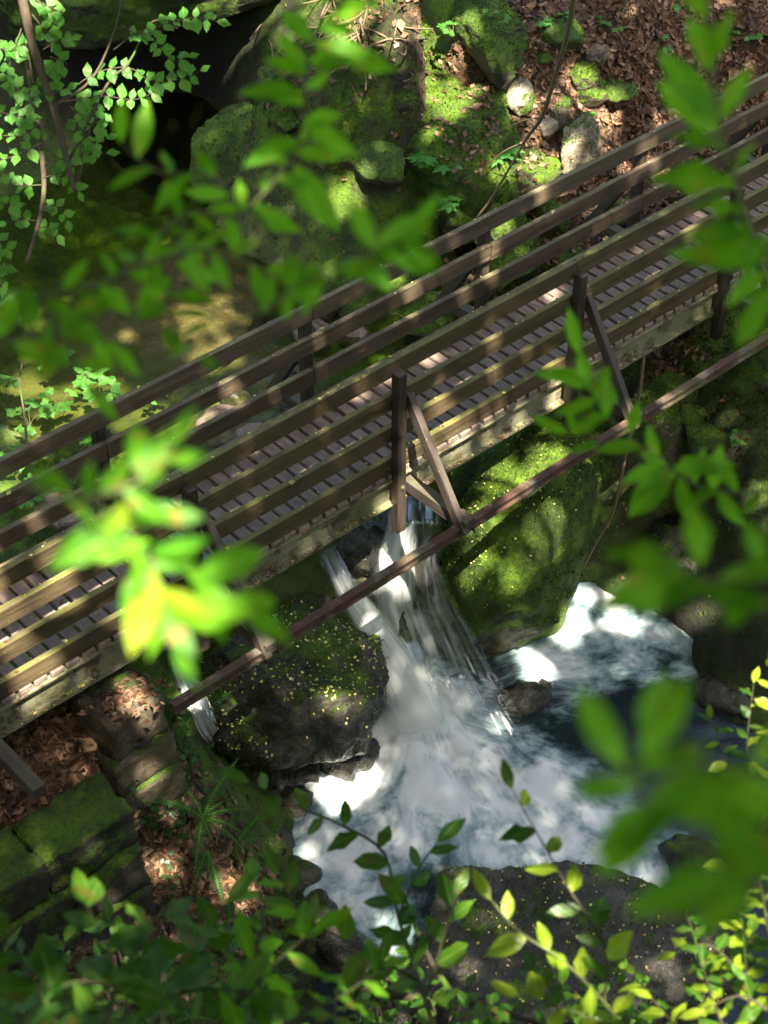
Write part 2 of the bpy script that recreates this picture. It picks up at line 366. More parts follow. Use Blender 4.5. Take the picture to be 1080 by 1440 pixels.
gx = axis(-6.4, 8.6, 0.065, -60, 70); gy = axis(-5.6, 10.6, 0.065, -60, 70)
GX, GY = np.meshgrid(gx, gy); XY = np.stack([GX.ravel(), GY.ravel()], 1)
Z = np.concatenate([base_h(c) for c in np.array_split(XY, 24)])
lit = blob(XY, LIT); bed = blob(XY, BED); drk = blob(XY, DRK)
near = (np.abs(XY[:, 0]-1) < 8) & (np.abs(XY[:, 1]-2.5) < 9)
nz = np.zeros(len(XY))
for i in np.nonzero(near)[0]:
    v = Vector((XY[i, 0], XY[i, 1], Z[i]))
    nz[i] = noise.fractal(v*0.9, 0.9, 2.1, 3)*0.16 + noise.fractal(v*3.0, 0.8, 2.0, 3)*0.12 + (noise.noise(v*13)*0.012)
Z = Z + nz*np.where(bed > 0.4, 0.35, 1.0)
def ground_h(x, y):
    """height of the finished sheet"""
    i = int(np.clip(np.searchsorted(gx, x)-1, 0, len(gx)-2)); j = int(np.clip(np.searchsorted(gy, y)-1, 0, len(gy)-2))
    a = (x-gx[i])/(gx[i+1]-gx[i]); b = (y-gy[j])/(gy[j+1]-gy[j]); n = len(gx); G = Z
    return float((1-b)*((1-a)*G[j*n+i]+a*G[j*n+i+1])+b*((1-a)*G[(j+1)*n+i]+a*G[(j+1)*n+i+1]))
nx = len(gx); ii, jj = np.meshgrid(np.arange(nx-1), np.arange(len(gy)-1)); q0 = (jj*nx+ii).ravel()
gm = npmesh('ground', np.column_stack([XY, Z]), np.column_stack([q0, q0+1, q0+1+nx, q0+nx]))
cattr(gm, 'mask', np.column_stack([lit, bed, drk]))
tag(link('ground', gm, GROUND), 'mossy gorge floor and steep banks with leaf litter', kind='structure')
def hit_ground(px, py, dz=0.0):
    """first point where the pixel's ray meets the ground sheet"""
    d = pray(px, py); t = 5.0
    while t < 40:
        q = CAM + d*t
        if q[2] < ground_h(q[0], q[1])+dz: return q
        t += 0.04
    return CAM + d*20

# ------------------------------------------------------------------ water
def make_water(name, foam):
    t = NT(name); W = t.pos()
    if not foam:
        n1 = t.noise(W, 5.0, 4, 0.55, 0.6); n2 = t.noise(W, 22, 3, 0.5, 0.5)
        t.set(Base_Color=(0.016, 0.02, 0.009, 1), Roughness=0.06, IOR=1.33)
        t.set(Normal=t.bump(t.math('ADD', n1, t.math('MULTIPLY', n2, 0.3)), 0.45, 0.03))
        tr = t.n('BsdfTransparent', _0=(0.70, 0.74, 0.48, 1)); fr = t.n('Fresnel', _0=1.33)
        gl = t.n('BsdfGlossy', _0=(0.9, 0.95, 1, 1), _1=0.08); t.put(gl.inputs['Normal'], t.p.inputs['Normal'].links[0].from_socket); t.put(fr.inputs['Normal'], t.p.inputs['Normal'].links[0].from_socket)
        ms = t.n('MixShader'); t.put(ms.inputs[0], fr.outputs[0]); t.put(ms.inputs[1], tr.outputs[0]); t.put(ms.inputs[2], gl.outputs[0])
        m2 = t.n('MixShader', _0=0.07); t.put(m2.inputs[1], ms.outputs[0]); t.put(m2.inputs[2], t.p.outputs[0])
        t.put(t.out.inputs[0], m2.outputs[0]); return t.m
    f = t.attr('foam').outputs['Fac']; u0 = t.attr('flow').outputs['Vector']; wn_ = t.n('TexNoise', i_Scale=1.6, i_Detail=3.0); t.put(wn_.inputs['Vector'], W); wm = t.n('VectorMath', operation='MULTIPLY_ADD', _0=wn_.outputs[1], _1=(1.6, 1.6, 1.2), _2=u0); u = wm.outputs[0]
    s1 = t.noise(u, 1.0, 6, 0.6, 0.4); s2 = t.noise(u, 3.1, 5, 0.62, 0.3); s3 = t.noise(W, 3.3, 6, 0.6, 0.8)
    k = t.math('ADD', t.math('MULTIPLY', s1, 0.5), t.math('ADD', t.math('MULTIPLY', s2, 0.22), t.math('MULTIPLY', s3, 0.42)))
    k = t.math('ADD', f, t.math('MULTIPLY', t.math('SUBTRACT', k, 0.55), 2.1))
    ff = t.ramp(k, 0.05, 1.15)
    c = t.mix(t.ramp(ff, 0.35, 1.0), t.mix(t.ramp(ff, 0.0, 0.5), (0.014, 0.024, 0.026), (0.22, 0.33, 0.35)), (0.78, 0.83, 0.83))
    t.set(Base_Color=c, Roughness=t.ramp(ff, 0, 0.8, 0.07, 0.6), IOR=1.33)
    t.set(Subsurface_Weight=t.math('MULTIPLY', ff, 0.35), Subsurface_Radius=(0.3, 0.4, 0.45), Subsurface_Scale=0.12)
    t.set(Normal=t.bump(t.math('ADD', s1, t.math('MULTIPLY', s3, 0.8)), 0.3, 0.06)); return t.m
WATER = make_water('clear_water', False); FOAM = make_water('foaming_water', True)
def sheet_poly(name, poly, z, mat, step=0.12):
    """flat grid clipped to a polygon, gently rippled"""
    poly = np.array(poly); x0, y0 = poly.min(0); x1, y1 = poly.max(0)
    xs = np.arange(x0, x1+step, step); ys = np.arange(y0, y1+step, step); A, B = np.meshgrid(xs, ys)
    P = np.stack([A.ravel(), B.ravel()], 1)
    ins = np.zeros(len(P), bool); j = len(poly)-1
    for i in range(len(poly)):
        xi, yi = poly[i]; xj, yj = poly[j]
        c = ((yi > P[:, 1]) != (yj > P[:, 1])) & (P[:, 0] < (xj-xi)*(P[:, 1]-yi)/((yj-yi)+1e-12)+xi); ins ^= c; j = i
    n = len(xs); F = []
    for b in range(len(ys)-1):
        for a in range(n-1):
            q = (b*n+a, b*n+a+1, (b+1)*n+a+1, (b+1)*n+a)
            if all(ins[k] for k in q): F.append(q)
    used = sorted({k for f in F for k in f}); mp = {k: i for i, k in enumerate(used)}
    V = [(P[k, 0], P[k, 1], z+0.008*noise.noise(Vector((P[k, 0]*3, P[k, 1]*3, 0)))) for k in used]
    return mesh(name, V, [tuple(mp[k] for k in f) for f in F]), np.array(V)
um, _ = sheet_poly('stream_pool', [(-3.4,1.0),(-2.2,0.75),(-1.2,1.1),(0.1,0.85),(0.42,0.55),(1.02,0.5),(1.25,0.9),(2.2,1.6),(5,3),(6.5,9.5),(4,10.5),(-4,10.5),(-4,3)], ZU, WATER)
tag(link('stream_pool', um, WATER), 'dark still stream pool above the falls', kind='structure')

lm, LV = sheet_poly('plunge_pool', [(-3.6,-2.2),(-3.2,-0.2),(-2.0,0.9),(-0.5,0.95),(1.5,0.8),(2.8,1.3),(5.0,0.6),(5.2,-2.5),(3.2,-4.8),(0.2,-5.4),(-2.6,-3.9)], ZL, FOAM, 0.05)
def zl(px, py, r, s): p = atz(px, py, ZL); return (p[0], p[1], r, s)
foam_pts = [zl(600,1010,0.55,1.05), zl(560,1060,0.6,1.05), zl(650,1060,0.6,0.95), zl(620,1120,0.7,1.0), zl(700,1120,0.6,0.9), zl(760,1110,0.55,0.88), zl(500,1110,0.5,1.0), zl(450,1100,0.4,0.9),
            zl(560,1170,0.5,0.95), zl(480,1200,0.55,0.92), zl(440,1180,0.35,0.85), zl(500,1270,0.45,0.85), zl(540,1330,0.3,0.6), zl(830,1150,0.5,0.8), zl(780,1170,0.6,0.9), zl(860,1200,0.5,0.85), zl(920,1225,0.45,0.8), zl(700,1190,0.5,0.85),
            zl(800,880,0.5,0.85), zl(760,930,0.45,0.85), zl(860,890,0.5,0.75), zl(800,940,0.5,0.75), zl(930,890,0.45,0.7), zl(850,840,0.45,0.85), zl(900,920,0.4,0.6), zl(960,940,0.35,0.45), zl(690,1030,0.4,0.6), zl(740,1050,0.35,0.5)]
fv = np.zeros(len(LV))
for (x, y, r, s) in foam_pts: fv = np.maximum(fv, s*np.exp(-(((LV[:, 0]-x)**2+(LV[:, 1]-y)**2)/r**2)))
foot = atz(590, 985, ZL)
dx, dy = LV[:, 0]-foot[0], LV[:, 1]-foot[1]; rr = np.hypot(dx, dy)+0.15; th = np.arctan2(dy, dx)
fattr(lm, 'foam', fv)
fl = lm.attributes.new('flow', 'FLOAT_VECTOR', 'POINT'); fl.data.foreach_set('vector', np.column_stack([np.cos(th)*7.0, np.sin(th)*7.0, rr*1.6]).astype(np.float32).ravel())
co = np.array(LV)
for i in range(len(co)):
    v = Vector((np.cos(th[i])*2.2, np.sin(th[i])*2.2, rr[i]*1.4)); a = min(1.0, fv[i])
    co[i, 2] += a*(0.09*noise.fractal(v, 0.9, 2.0, 3)) + 0.42*math.exp(-((dx[i]-0.06)**2/0.50**2+(dy[i]-0.10)**2/0.40**2))*(1+0.5*noise.noise(Vector((co[i, 0]*6, co[i, 1]*6, 2))))
lm.vertices.foreach_set('co', co.astype(np.float32).ravel()); lm.update()
tag(link('plunge_pool', lm, FOAM), 'milky white foaming plunge pool below the falls', kind='structure')

def make_fall():
    t = NT('falling_water'); U = t.n('UVMap').outputs[0]; x = t.n('SeparateXYZ'); t.put(x.inputs[0], U)
    r = t.attr('seed', 'OBJECT').outputs['Fac']
    def streak(su, sv, off):
        v = t.n('CombineXYZ', _0=t.math('MULTIPLY', x.outputs[0], su), _1=t.math('MULTIPLY', x.outputs[1], sv), _2=t.math('ADD', r, off)); return t.noise(v.outputs[0], 1.0, 5, 0.6, 0.25)
    s1 = streak(8, 0.8, 0.0); s2 = streak(24, 1.0, 3.0)
    e = t.math('SUBTRACT', 1.0, t.math('POWER', t.math('ABSOLUTE', t.math('SUBTRACT', t.math('MULTIPLY', x.outputs[0], 2.0), 1.0)), 2.2))
    d = t.attr('dens', 'OBJECT').outputs['Fac']; va = t.attr('vdens').outputs['Fac']; fd = t.attr('fade').outputs['Fac']
    k = t.math('ADD', t.math('MULTIPLY', s1, 1.05), t.math('MULTIPLY', s2, 0.38))
    k = t.math('ADD', t.math('MULTIPLY', t.math('SUBTRACT', k, 0.74), 1.5), t.math('MULTIPLY', va, d))
    al = t.math('MULTIPLY', t.math('MULTIPLY', t.ramp(k, 0.0, 1.05), t.ramp(t.math('ADD', e, t.math('MULTIPLY', t.math('SUBTRACT', s2, 0.5), 0.5)), 0.0, 0.95)), fd)
    c = t.mix(t.ramp(k, 0.1, 0.9), (0.46, 0.54, 0.54), (0.80, 0.85, 0.85))
    t.set(Base_Color=c, Roughness=0.55)
    tl = t.n('BsdfTranslucent', _0=(0.75, 0.82, 0.83, 1)); m1 = t.n('MixShader', _0=0.3); t.put(m1.inputs[1], t.p.outputs[0]); t.put(m1.inputs[2], tl.outputs[0])
    tp = t.n('BsdfTransparent'); gl = t.n('BsdfGlossy', _0=(0.8, 0.9, 1, 1), _1=0.15); m0 = t.n('MixShader', _0=t.math('MULTIPLY', fd, 0.10)); t.put(m0.inputs[1], tp.outputs[0]); t.put(m0.inputs[2], gl.outputs[0])
    m2 = t.n('MixShader'); t.put(m2.inputs[0], al); t.put(m2.inputs[1], m0.outputs[0]); t.put(m2.inputs[2], m1.outputs[0]); t.put(t.out.inputs[0], m2.outputs[0])
    t.set(Normal=t.bump(s2, 0.4, 0.02)); return t.m
FALL = make_fall()
def ribbon(path, widths, dens, vd, seed, parent, bulge=0.10):
    """a curved sheet of falling water following 3D points"""
    P = smooth_path(path, 8); n = len(P); W_ = np.interp(np.linspace(0, 1, n), np.linspace(0, 1, len(widths)), widths); VD = np.interp(np.linspace(0, 1, n), np.linspace(0, 1, len(vd)), vd)
    m = 12; V = []; F = []; uv = []; L = 0; vdl = []; fdl = []
    for i, p in enumerate(P):
        t_ = P[min(i+1, n-1)]-P[max(i-1, 0)]; t_ /= np.linalg.norm(t_); view = p-CAM; view /= np.linalg.norm(view)
        out = np.array((-0.35, -0.85, 0.35)); s_ = np.cross(t_, out); s_ /= np.linalg.norm(s_); nn = np.cross(s_, t_)
        if i: L += np.linalg.norm(P[i]-P[i-1])
        for k in range(m+1):
            a = k/m*2-1; V.append(p + s_*a*W_[i]/2 + nn*(bulge*W_[i]*(1-a*a)) + nn*0.03*noise.noise(Vector((a*4, L*2, seed)))); uv.append((k/m, L)); vdl.append(VD[i]); fdl.append(min(1.0, i/(0.10*n), (n-1-i)/(0.36*n)))
    for i in range(n-1):
        for k in range(m): F.append((i*(m+1)+k, i*(m+1)+k+1, (i+1)*(m+1)+k+1, (i+1)*(m+1)+k))
    me = mesh('water_strand', V, F); ul = me.uv_layers.new(name='UVMap')
    for lp in me.loops: ul.data[lp.index].uv = uv[lp.vertex_index]
    fattr(me, 'vdens', vdl); fattr(me, 'fade', fdl)
    o = link('water_strand', me, FALL, parent); o['dens'] = float(dens); o['seed'] = float(seed); return o
wf = empty('waterfall', (0, 0, 0)); tag(wf, 'waterfall pouring between the boulders under the bridge', kind='structure')
def fp(*pts): return [atz(*p) for p in pts]
def curtain(seed, dz, dens):
    """one silky sheet: rows of (y px, z, left px, right px); strands thicken it along pixel paths on the rock"""
    rows = ((690,-1.36,548,622),(735,-1.41,542,624),(790,-1.85,522,626),(850,-2.30,508,648),(900,-2.64,520,678),(950,-2.95,538,702),(1000,-3.20,540,735),(1050,-3.42,520,775))
    strands = (((538,735),(540,790),(547,850),(560,905),(582,960),(595,1010),26,1.0),((615,790),(610,840),(602,880),(598,930),(600,1000),15,0.7),((618,820),(645,870),(672,925),(705,1000),17,0.75),((566,900),(575,880),(600,868),11,0.6),((575,700),(582,740),(580,790),9,0.32),((605,700),(608,745),(606,800),8,0.3))
    def seg(q, a, c): a, c = np.array(a, float), np.array(c, float); t = np.clip((q-a)@(c-a)/((c-a)@(c-a)), 0, 1); return np.hypot(*(q-a-(c-a)*t))
    ry = np.array([r[0] for r in rows], float); m, n = 44, 64; V = []; F = []; uv = []; dn = []; fd = []
    for i in range(n+1):
        py = ry[0]+(ry[-1]-ry[0])*i/n; z, xl, xr = (np.interp(py, ry, [r[k] for r in rows]) for k in (1, 2, 3))
        for k in range(m+1):
            u = k/m; px = xl+(xr-xl)*u; q = np.array((px, py)); e = max(s[-1]*math.exp(-(min(seg(q, s[j], s[j+1]) for j in range(len(s)-3))/(s[-2]*1.35))**2) for s in strands)
            e = max(e, 1.15*max(0, min(1, (py-930)/70)), 0.42*max(0, min(1, (py-790)/60)))
            rp = noise.noise(Vector((u*7+seed, py*0.006, seed)))*0.07+noise.noise(Vector((u*19, py*0.008, seed)))*0.025
            P = atz(px, py, z+dz)-pray(px, py)*(0.10*e+rp); V.append(P); uv.append((u*0.9+seed*.13, (py-690)*0.0075)); dn.append(e*dens)
            ed = min(u, 1-u)/0.16; fd.append(max(0, min(1, ed, i/(0.06*n), (n-1-i)/(0.30*n)))**1.3)
    for i in range(n):
        for k in range(m): F.append((i*(m+1)+k, i*(m+1)+k+1, (i+1)*(m+1)+k+1, (i+1)*(m+1)+k))
    me = mesh('water_sheet', V, F); ul = me.uv_layers.new(name='UVMap')
    for lp in me.loops: ul.data[lp.index].uv = uv[lp.vertex_index]
    fattr(me, 'vdens', dn); fattr(me, 'fade', fd); o = link('water_sheet', me, FALL, wf); o['seed'] = float(seed); o['dens'] = 1.0
curtain(1.3, 0.0, 0.95); curtain(5.9, 0.05, 0.55)
ribbon(fp((455,765,-1.42),(485,825,-1.7),(522,880,-2.1),(560,940,-2.6),(588,1000,-3.05),(600,1055,-3.4)), (0.18,0.24,0.34,0.48,0.66,0.9), 1.05, (0.4,0.75,1,1,1.2,1.3), 8.1, wf)
sf = empty('side_cascade', (0, 0, 0)); tag(sf, 'narrow side cascade sliding past the ivy bank', kind='structure')
scp = [hit_ground(*q) + np.array((0, 0, 0.05)) for q in ((228,905),(246,945),(262,985),(280,1028),(310,1062),(360,1092))]
ribbon(scp, (0.24,0.26,0.38,0.42,0.34,0.2), 0.62, (0.8,0.8,0.9,0.9,0.8,0.6), 5.4, sf, 0.05)

# ------------------------------------------------------------------ boulders
def scatter_on(me, mw, count, rng, nzmin=0.2, cond=None):
    """random points + normals on a mesh (numpy)"""
    me.calc_loop_triangles(); T = np.array([t.vertices[:] for t in me.loop_triangles]); V = np.array([v.co[:] for v in me.vertices])
    R3 = np.array(mw.to_3x3()); V = V@R3.T + np.array(mw.translation)
    a, b, c = V[T[:, 0]], V[T[:, 1]], V[T[:, 2]]; cr = np.cross(b-a, c-a); ar = np.linalg.norm(cr, axis=1)+1e-12; nn = cr/ar[:, None]
    wgt = ar*(nn[:, 2] > nzmin)
    if cond is not None: wgt = wgt*cond((a+b+c)/3)
    if wgt.sum() <= 0: return np.zeros((0, 3)), np.zeros((0, 3))
    k = rng.choice(len(T), count, p=wgt/wgt.sum()); u = rng.random((count, 2)); f = u.sum(1) > 1; u[f] = 1-u[f]
    return a[k]+(b-a)[k]*u[:, :1]+(c-a)[k]*u[:, 1:], nn[k]
def flakes(name, P, N, size, tints, rng, lift=0.004, tilt=0.35, aspect=0.6, fold=0.25):
    """small folded leaf faces lying on points P"""
    n = len(P); N = N + rng.normal(0, tilt, (n, 3)); N /= np.linalg.norm(N, axis=1)[:, None]
    A = rng.normal(0, 1, (n, 3)); A -= (A*N).sum(1)[:, None]*N; A /= np.linalg.norm(A, axis=1)[:, None]; B = np.cross(N, A)
    s = (size*(0.6+0.8*rng.random(n)))[:, None]; C = P+N*lift
    V = np.stack([C-A*s*0.5, C+B*s*aspect*0.5+N*s*fold*rng.random((n, 1)), C+A*s*0.5+N*s*0.12*rng.random((n, 1)), C-B*s*aspect*0.5+N*s*fold*rng.random((n, 1))], 1).reshape(-1, 3)
    F = np.arange(4*n).reshape(-1, 4)
    me = npmesh(name, V, np.concatenate([F[:, [0, 1, 2]], F[:, [0, 2, 3]]]), False)
    t = np.array(tints)[rng.integers(0, len(tints), n)]*(0.6+0.8*rng.random((n, 1))); cattr(me, 'tint', np.repeat(t, 4, 0)); return me
MOSS_T = [(0.04, 0.085, 0.004), (0.075, 0.135, 0.006), (0.125, 0.19, 0.008), (0.022, 0.05, 0.003)]
LIT_T = [(0.13, 0.066, 0.033), (0.20, 0.112, 0.064), (0.085, 0.042, 0.02), (0.25, 0.155, 0.095), (0.055, 0.03, 0.016)]
PET_T = [(0.55, 0.55, 0.12), (0.65, 0.62, 0.2), (0.45, 0.5, 0.08), (0.6, 0.5, 0.25)]
def sprigs(P, N, size, rng):
    """upright little moss blades"""
    n = len(P); D = N*0.8+rng.normal(0, 0.5, (n, 3))+np.array((0, 0, 0.3)); D /= np.linalg.norm(D, axis=1)[:, None]
    A = np.cross(D, rng.normal(0, 1, (n, 3))); A /= np.linalg.norm(A, axis=1)[:, None]; s = (size*(0.5+rng.random(n)))[:, None]
    V = np.stack([P-A*s*0.3-N*0.004, P+A*s*0.3-N*0.004, P+D*s], 1).reshape(-1, 3)
    me = npmesh('moss', V, np.arange(3*n).reshape(-1, 3), False); t = np.array(MOSS_T)[rng.integers(0, 4, n)]*(0.6+0.7*rng.random((n, 1))); cattr(me, 'tint', np.repeat(t, 3, 0)); return me
BOULDERS = {}
def boulder(name, label, centre, radii, rz=0.0, seed=1, sub=5, mossy=0.0, mat=ROCK, ncut=9, tilt=(0, 0), moss_n=0, group=None, cat='boulder', rough=1.0, cuts=(0.58, 0.86)):
    bm = bmesh.new(); bmesh.ops.create_icosphere(bm, subdivisions=sub, radius=1.0); r = random.Random(seed); off = Vector((seed*3.17, seed*1.71, seed*0.93))
    planes = [(Vector((r.gauss(0, 1), r.gauss(0, 1), r.gauss(0, 0.8))).normalized(), r.uniform(*cuts)) for _ in range(ncut)]
    rad = Vector(radii); rot = Matrix.Rotation(rz, 3, 'Z') @ Matrix.Rotation(tilt[0], 3, 'X') @ Matrix.Rotation(tilt[1], 3, 'Y'); m = max(radii)
    for v in bm.verts:
        p = v.co.copy()
        p *= 1+0.16*rough*noise.fractal(p*1.1+off, 0.9, 2.0, 3)
        for n_, c in planes:
            d = p.dot(n_)-c
            if d > 0: p -= n_*d*0.88
        p = Vector((p.x*rad.x, p.y*rad.y, p.z*rad.z)); q = p/min(1.0, m)
        nn = p.normalized(); k = min(radii)
        p += nn*rough*(0.07*k*noise.fractal(p*3.0+off, 0.8, 2.1, 4)+0.022*noise.fractal(p*9.0+off, 0.7, 2.1, 3)+0.05*k*(abs(noise.noise(p*2.2/max(k, .3)+off))-0.3))
        v.co = rot @ p
    me = bpy.data.meshes.new(name); bm.to_mesh(me); bm.free(); me.polygons.foreach_set('use_smooth', [True]*len(me.polygons))
    o = link(name, me, mat); o.location = centre; o['mossy'] = float(mossy+(0.28 if mossy > 0.2 else 0)); tag(o, label, cat, group)
    if moss_n:
        P, N = scatter_on(me, Matrix.Identity(4), moss_n, nrg, 0.15, lambda c: np.array([1.0 if noise.fractal(Vector(x)*1.5+off, .9, 2, 3)+mossy*0.6 > -0.1 else 0.05 for x in c]))
        mo = link('moss', sprigs(P, N, 0.026, nrg), MOSSB, o); tag(mo, kind='stuff')
    BOULDERS[label] = o; return o
b = lambda px, py, z: tuple(atz(px, py, z))
gh = lambda px, py: tuple(hit_ground(px, py)+np.array((0, 0, 0.02)))
boulder('boulder', 'large rounded boulder thick with moss right of the waterfall under the bridge', (1.90, 0.16, -2.15), (0.95, 0.86, 1.5), 0.35, 3, 6, 0.72, ROCK, 11, (0.10, 0.05), 9000, cuts=(0.62, 0.86))
boulder('boulder', 'dark wet boulder strewn with yellow petals left of the waterfall', (-0.90, 0.50, -2.55), (1.12, 1.0, 1.0), 0.2, 8, 6, 0.19, WETROCK, 10, (0.25, 0.0), 1500, cuts=(0.6, 0.88))
boulder('boulder', 'dark speckled boulder with a pointed corner in front of the foaming pool', b(775, 1345, -3.28), (1.55, 1.08, 1.1), -0.75, 21, 6, 0.10, SPECKROCK, 11, (0.0, 0.08), 1500, cuts=(0.55, 0.8))
boulder('boulder', 'big mossy boulder beneath the young sycamore seedlings', b(655, 235, -0.35), (1.15, 1.0, 0.95), 0.5, 12, 6, 0.58, ROCK, 8, (0.15, 0), 8000, cuts=(0.68, 0.9))
boulder('boulder', 'mossy rock snout jutting from the dark bank into the pool', b(350, 235, -1.0), (0.62, 0.8, 0.75), 0.2, 15, 5, 0.5, ROCK, 6, (0, 0), 2500, cuts=(0.7, 0.92))
boulder('boulder', 'long mossy ledge sloping down to the dark pool', b(490, 240, -0.75), (0.95, 1.1, 0.8), 0.6, 17, 6, 0.5, ROCK, 7, (0.1, 0), 5000)
boulder('boulder', 'mossy hummock on the slope beside the heap of twigs', b(590, 125, 0.45), (0.62, 0.55, 0.42), 0.1, 22, 5, 0.5, ROCK, 6, (0, 0), 2500)
boulder('boulder', 'mossy boulder above the twig heap', b(560, 65, 0.95), (0.6, 0.5, 0.4), 0.7, 23, 5, 0.5, ROCK, 6, (0, 0), 2500)
boulder('boulder', 'dark mossy outcrop at the head of the leafy slope', b(690, 50, 1.0), (0.75, 0.5, 0.5), 0.9, 27, 5, 0.35, ROCK, 8, (0, 0), 2000)
boulder('rock', 'pale weathered rock on the leaf litter above the sycamore boulder', gh(728, 138), (0.25, 0.2, 0.2), 0.9, 34, 5, 0.0, PALEROCK, 8, cat='rock')
boulder('rock', 'sunlit cream and yellow-green rock behind the far handrail', gh(815, 215), (0.40, 0.26, 0.40), 0.3, 33, 5, 0.12, PALEROCK, 8, cat='rock', moss_n=600)
boulder('rock', 'sunlit mossy rock with leaves on its top beside the cream rock', gh(745, 255), (0.46, 0.36, 0.36), 0.1, 35, 5, 0.26, ROCK, 8, cat='rock', moss_n=1200)
boulder('rock', 'round reddish stone on the litter behind the sunlit rocks', gh(768, 180), (0.16, 0.15, 0.13), 0.0, 36, 4, -0.2, PALEROCK, 5, cat='rock')
boulder('rock', 'bluish grey stone catching the sun high on the leafy slope', gh(838, 76), (0.22, 0.16, 0.14), 0.4, 71, 5, -0.5, ROCK, 9, cat='rock')
boulder('rock', 'small mossy stone above the round reddish stone', gh(822, 105), (0.26, 0.24, 0.2), 0.8, 39, 5, 0.35, ROCK, 6, cat='rock', moss_n=700)
boulder('rock', 'mossy stone at the foot of the cream rock', b(700, 320, -0.55), (0.4, 0.3, 0.28), 0.2, 41, 5, 0.35, ROCK, 6, cat='rock', moss_n=1000)
boulder('rock', 'flat mossy stone seen beneath the far handrail', b(720, 365, -0.85), (0.5, 0.35, 0.25), 0.5, 42, 5, 0.4, ROCK, 6, cat='rock', moss_n=1000)
boulder('rock', 'mossy stone lying beside the deck under the far rail brace', b(605, 455, -1.5), (0.45, 0.35, 0.3), 0.5, 43, 5, 0.4, ROCK, 6, cat='rock', moss_n=800)
boulder('boulder', 'mossy boulder hard against the right-hand bank by the rusty rail end', b(1085, 520, -1.1), (0.75, 0.6, 0.6), 0.2, 45, 5, 0.45, ROCK, 7, moss_n=2000)
boulder('boulder', 'shadowed mossy crag behind the dangling dead stick', b(930, 640, -2.2), (0.75, 0.55, 0.95), 0.4, 47, 6, 0.3, ROCK, 10, moss_n=3500)
boulder('boulder', 'low dark crag at the edge of the quiet foam pool', b(965, 790, -3.0), (0.6, 0.45, 0.5), 0.3, 49, 5, 0.1, WETROCK, 10, moss_n=1000)
boulder('boulder', 'wet rock splitting the falling water', b(578, 878, -2.62), (0.26, 0.24, 0.42), 0.0, 51, 5, -0.1, WETROCK, 7)
boulder('boulder', 'wet rock at the lip of the falls behind the left strand', b(508, 770, -1.72), (0.34, 0.25, 0.35), 0.0, 53, 5, -0.1, WETROCK, 7)
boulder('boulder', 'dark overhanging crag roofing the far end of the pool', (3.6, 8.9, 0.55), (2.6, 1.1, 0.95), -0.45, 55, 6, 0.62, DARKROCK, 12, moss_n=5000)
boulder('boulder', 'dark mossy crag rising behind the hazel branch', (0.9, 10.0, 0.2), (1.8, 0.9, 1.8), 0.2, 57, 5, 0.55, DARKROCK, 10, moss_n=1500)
boulder('boulder', 'broad pale brown rock shelf lying in the shallows behind the far handrail', b(255, 450, -1.69), (1.75, 0.95, 0.29), 0.75, 61, 6, -0.3, BEDROCK, 8)
boulder('rock', 'small wet stone breaking the pool surface below the mossy snout', b(405, 345, -1.4), (0.28, 0.2, 0.16), 0.2, 59, 5, -0.1, WETROCK, 6, cat='rock')

for k in range(34):
    zone = rnd.choice(((560,110,110,70),(480,200,60,70),(700,90,110,60),(830,140,80,60),(760,290,80,40),(960,560,60,60),(420,110,40,60)))
    q = hit_ground(rnd.gauss(zone[0], zone[2]*.6), rnd.gauss(zone[1], zone[3]*.6)); s = rnd.uniform(.10, .30)
    if q[1] < 1.9 and q[1] > -0.9 and q[2] > -0.6: continue
    boulder('rock', 'small moss-capped stone half sunk in the slope', tuple(q-np.array((0, 0, s*.15))), (s*rnd.uniform(.9, 1.5), s, s*rnd.uniform(.6, .95)), rnd.uniform(0, 3), 100+k, 4, rnd.uniform(.15, .6), ROCK, 6, moss_n=300, cat='rock', group='small stones on the banks')
for k, (px, py, s) in enumerate(((395,1095,.24),(430,1078,.2),(470,1072,.22),(505,1062,.18),(372,1120,.2),(360,1085,.22),(415,1130,.16),(385,1180,.2),(400,1235,.24),(440,1300,.26),(490,1345,.3),(735,985,.2),(760,975,.14),(1020,985,.26),(580,1400,.35),(520,1395,.3),(975,1215,.28),(1010,1250,.32))):
    boulder('rock', 'dark wet stone at the edge of the foaming pool', tuple(atz(px, py, -3.28)), (s*1.35, s, s*.8), k*1.1, 200+k, 4, rnd.uniform(-.2, .15), WETROCK, 8, cat='rock', group='wet stones round the foaming pool')
for k, (px, py, z, s) in enumerate(((470,430,-1.42,.3),(440,470,-1.45,.25),(500,470,-1.5,.22),(330,560,-1.5,.2),(300,600,-1.5,.28),(400,560,-1.5,.25),(420,520,-1.45,.18),(90,720,-1.1,.25),(360,620,-1.5,.22))):
    boulder('rock', 'pinkish brown stone in the stream shallows under the bridge', b(px, py, z), (s*1.3, s, s*.7), k*.7, 160+k, 4, -.1, BEDROCK if k % 3 else WETROCK, 7, cat='rock', group='stones in the shallows')

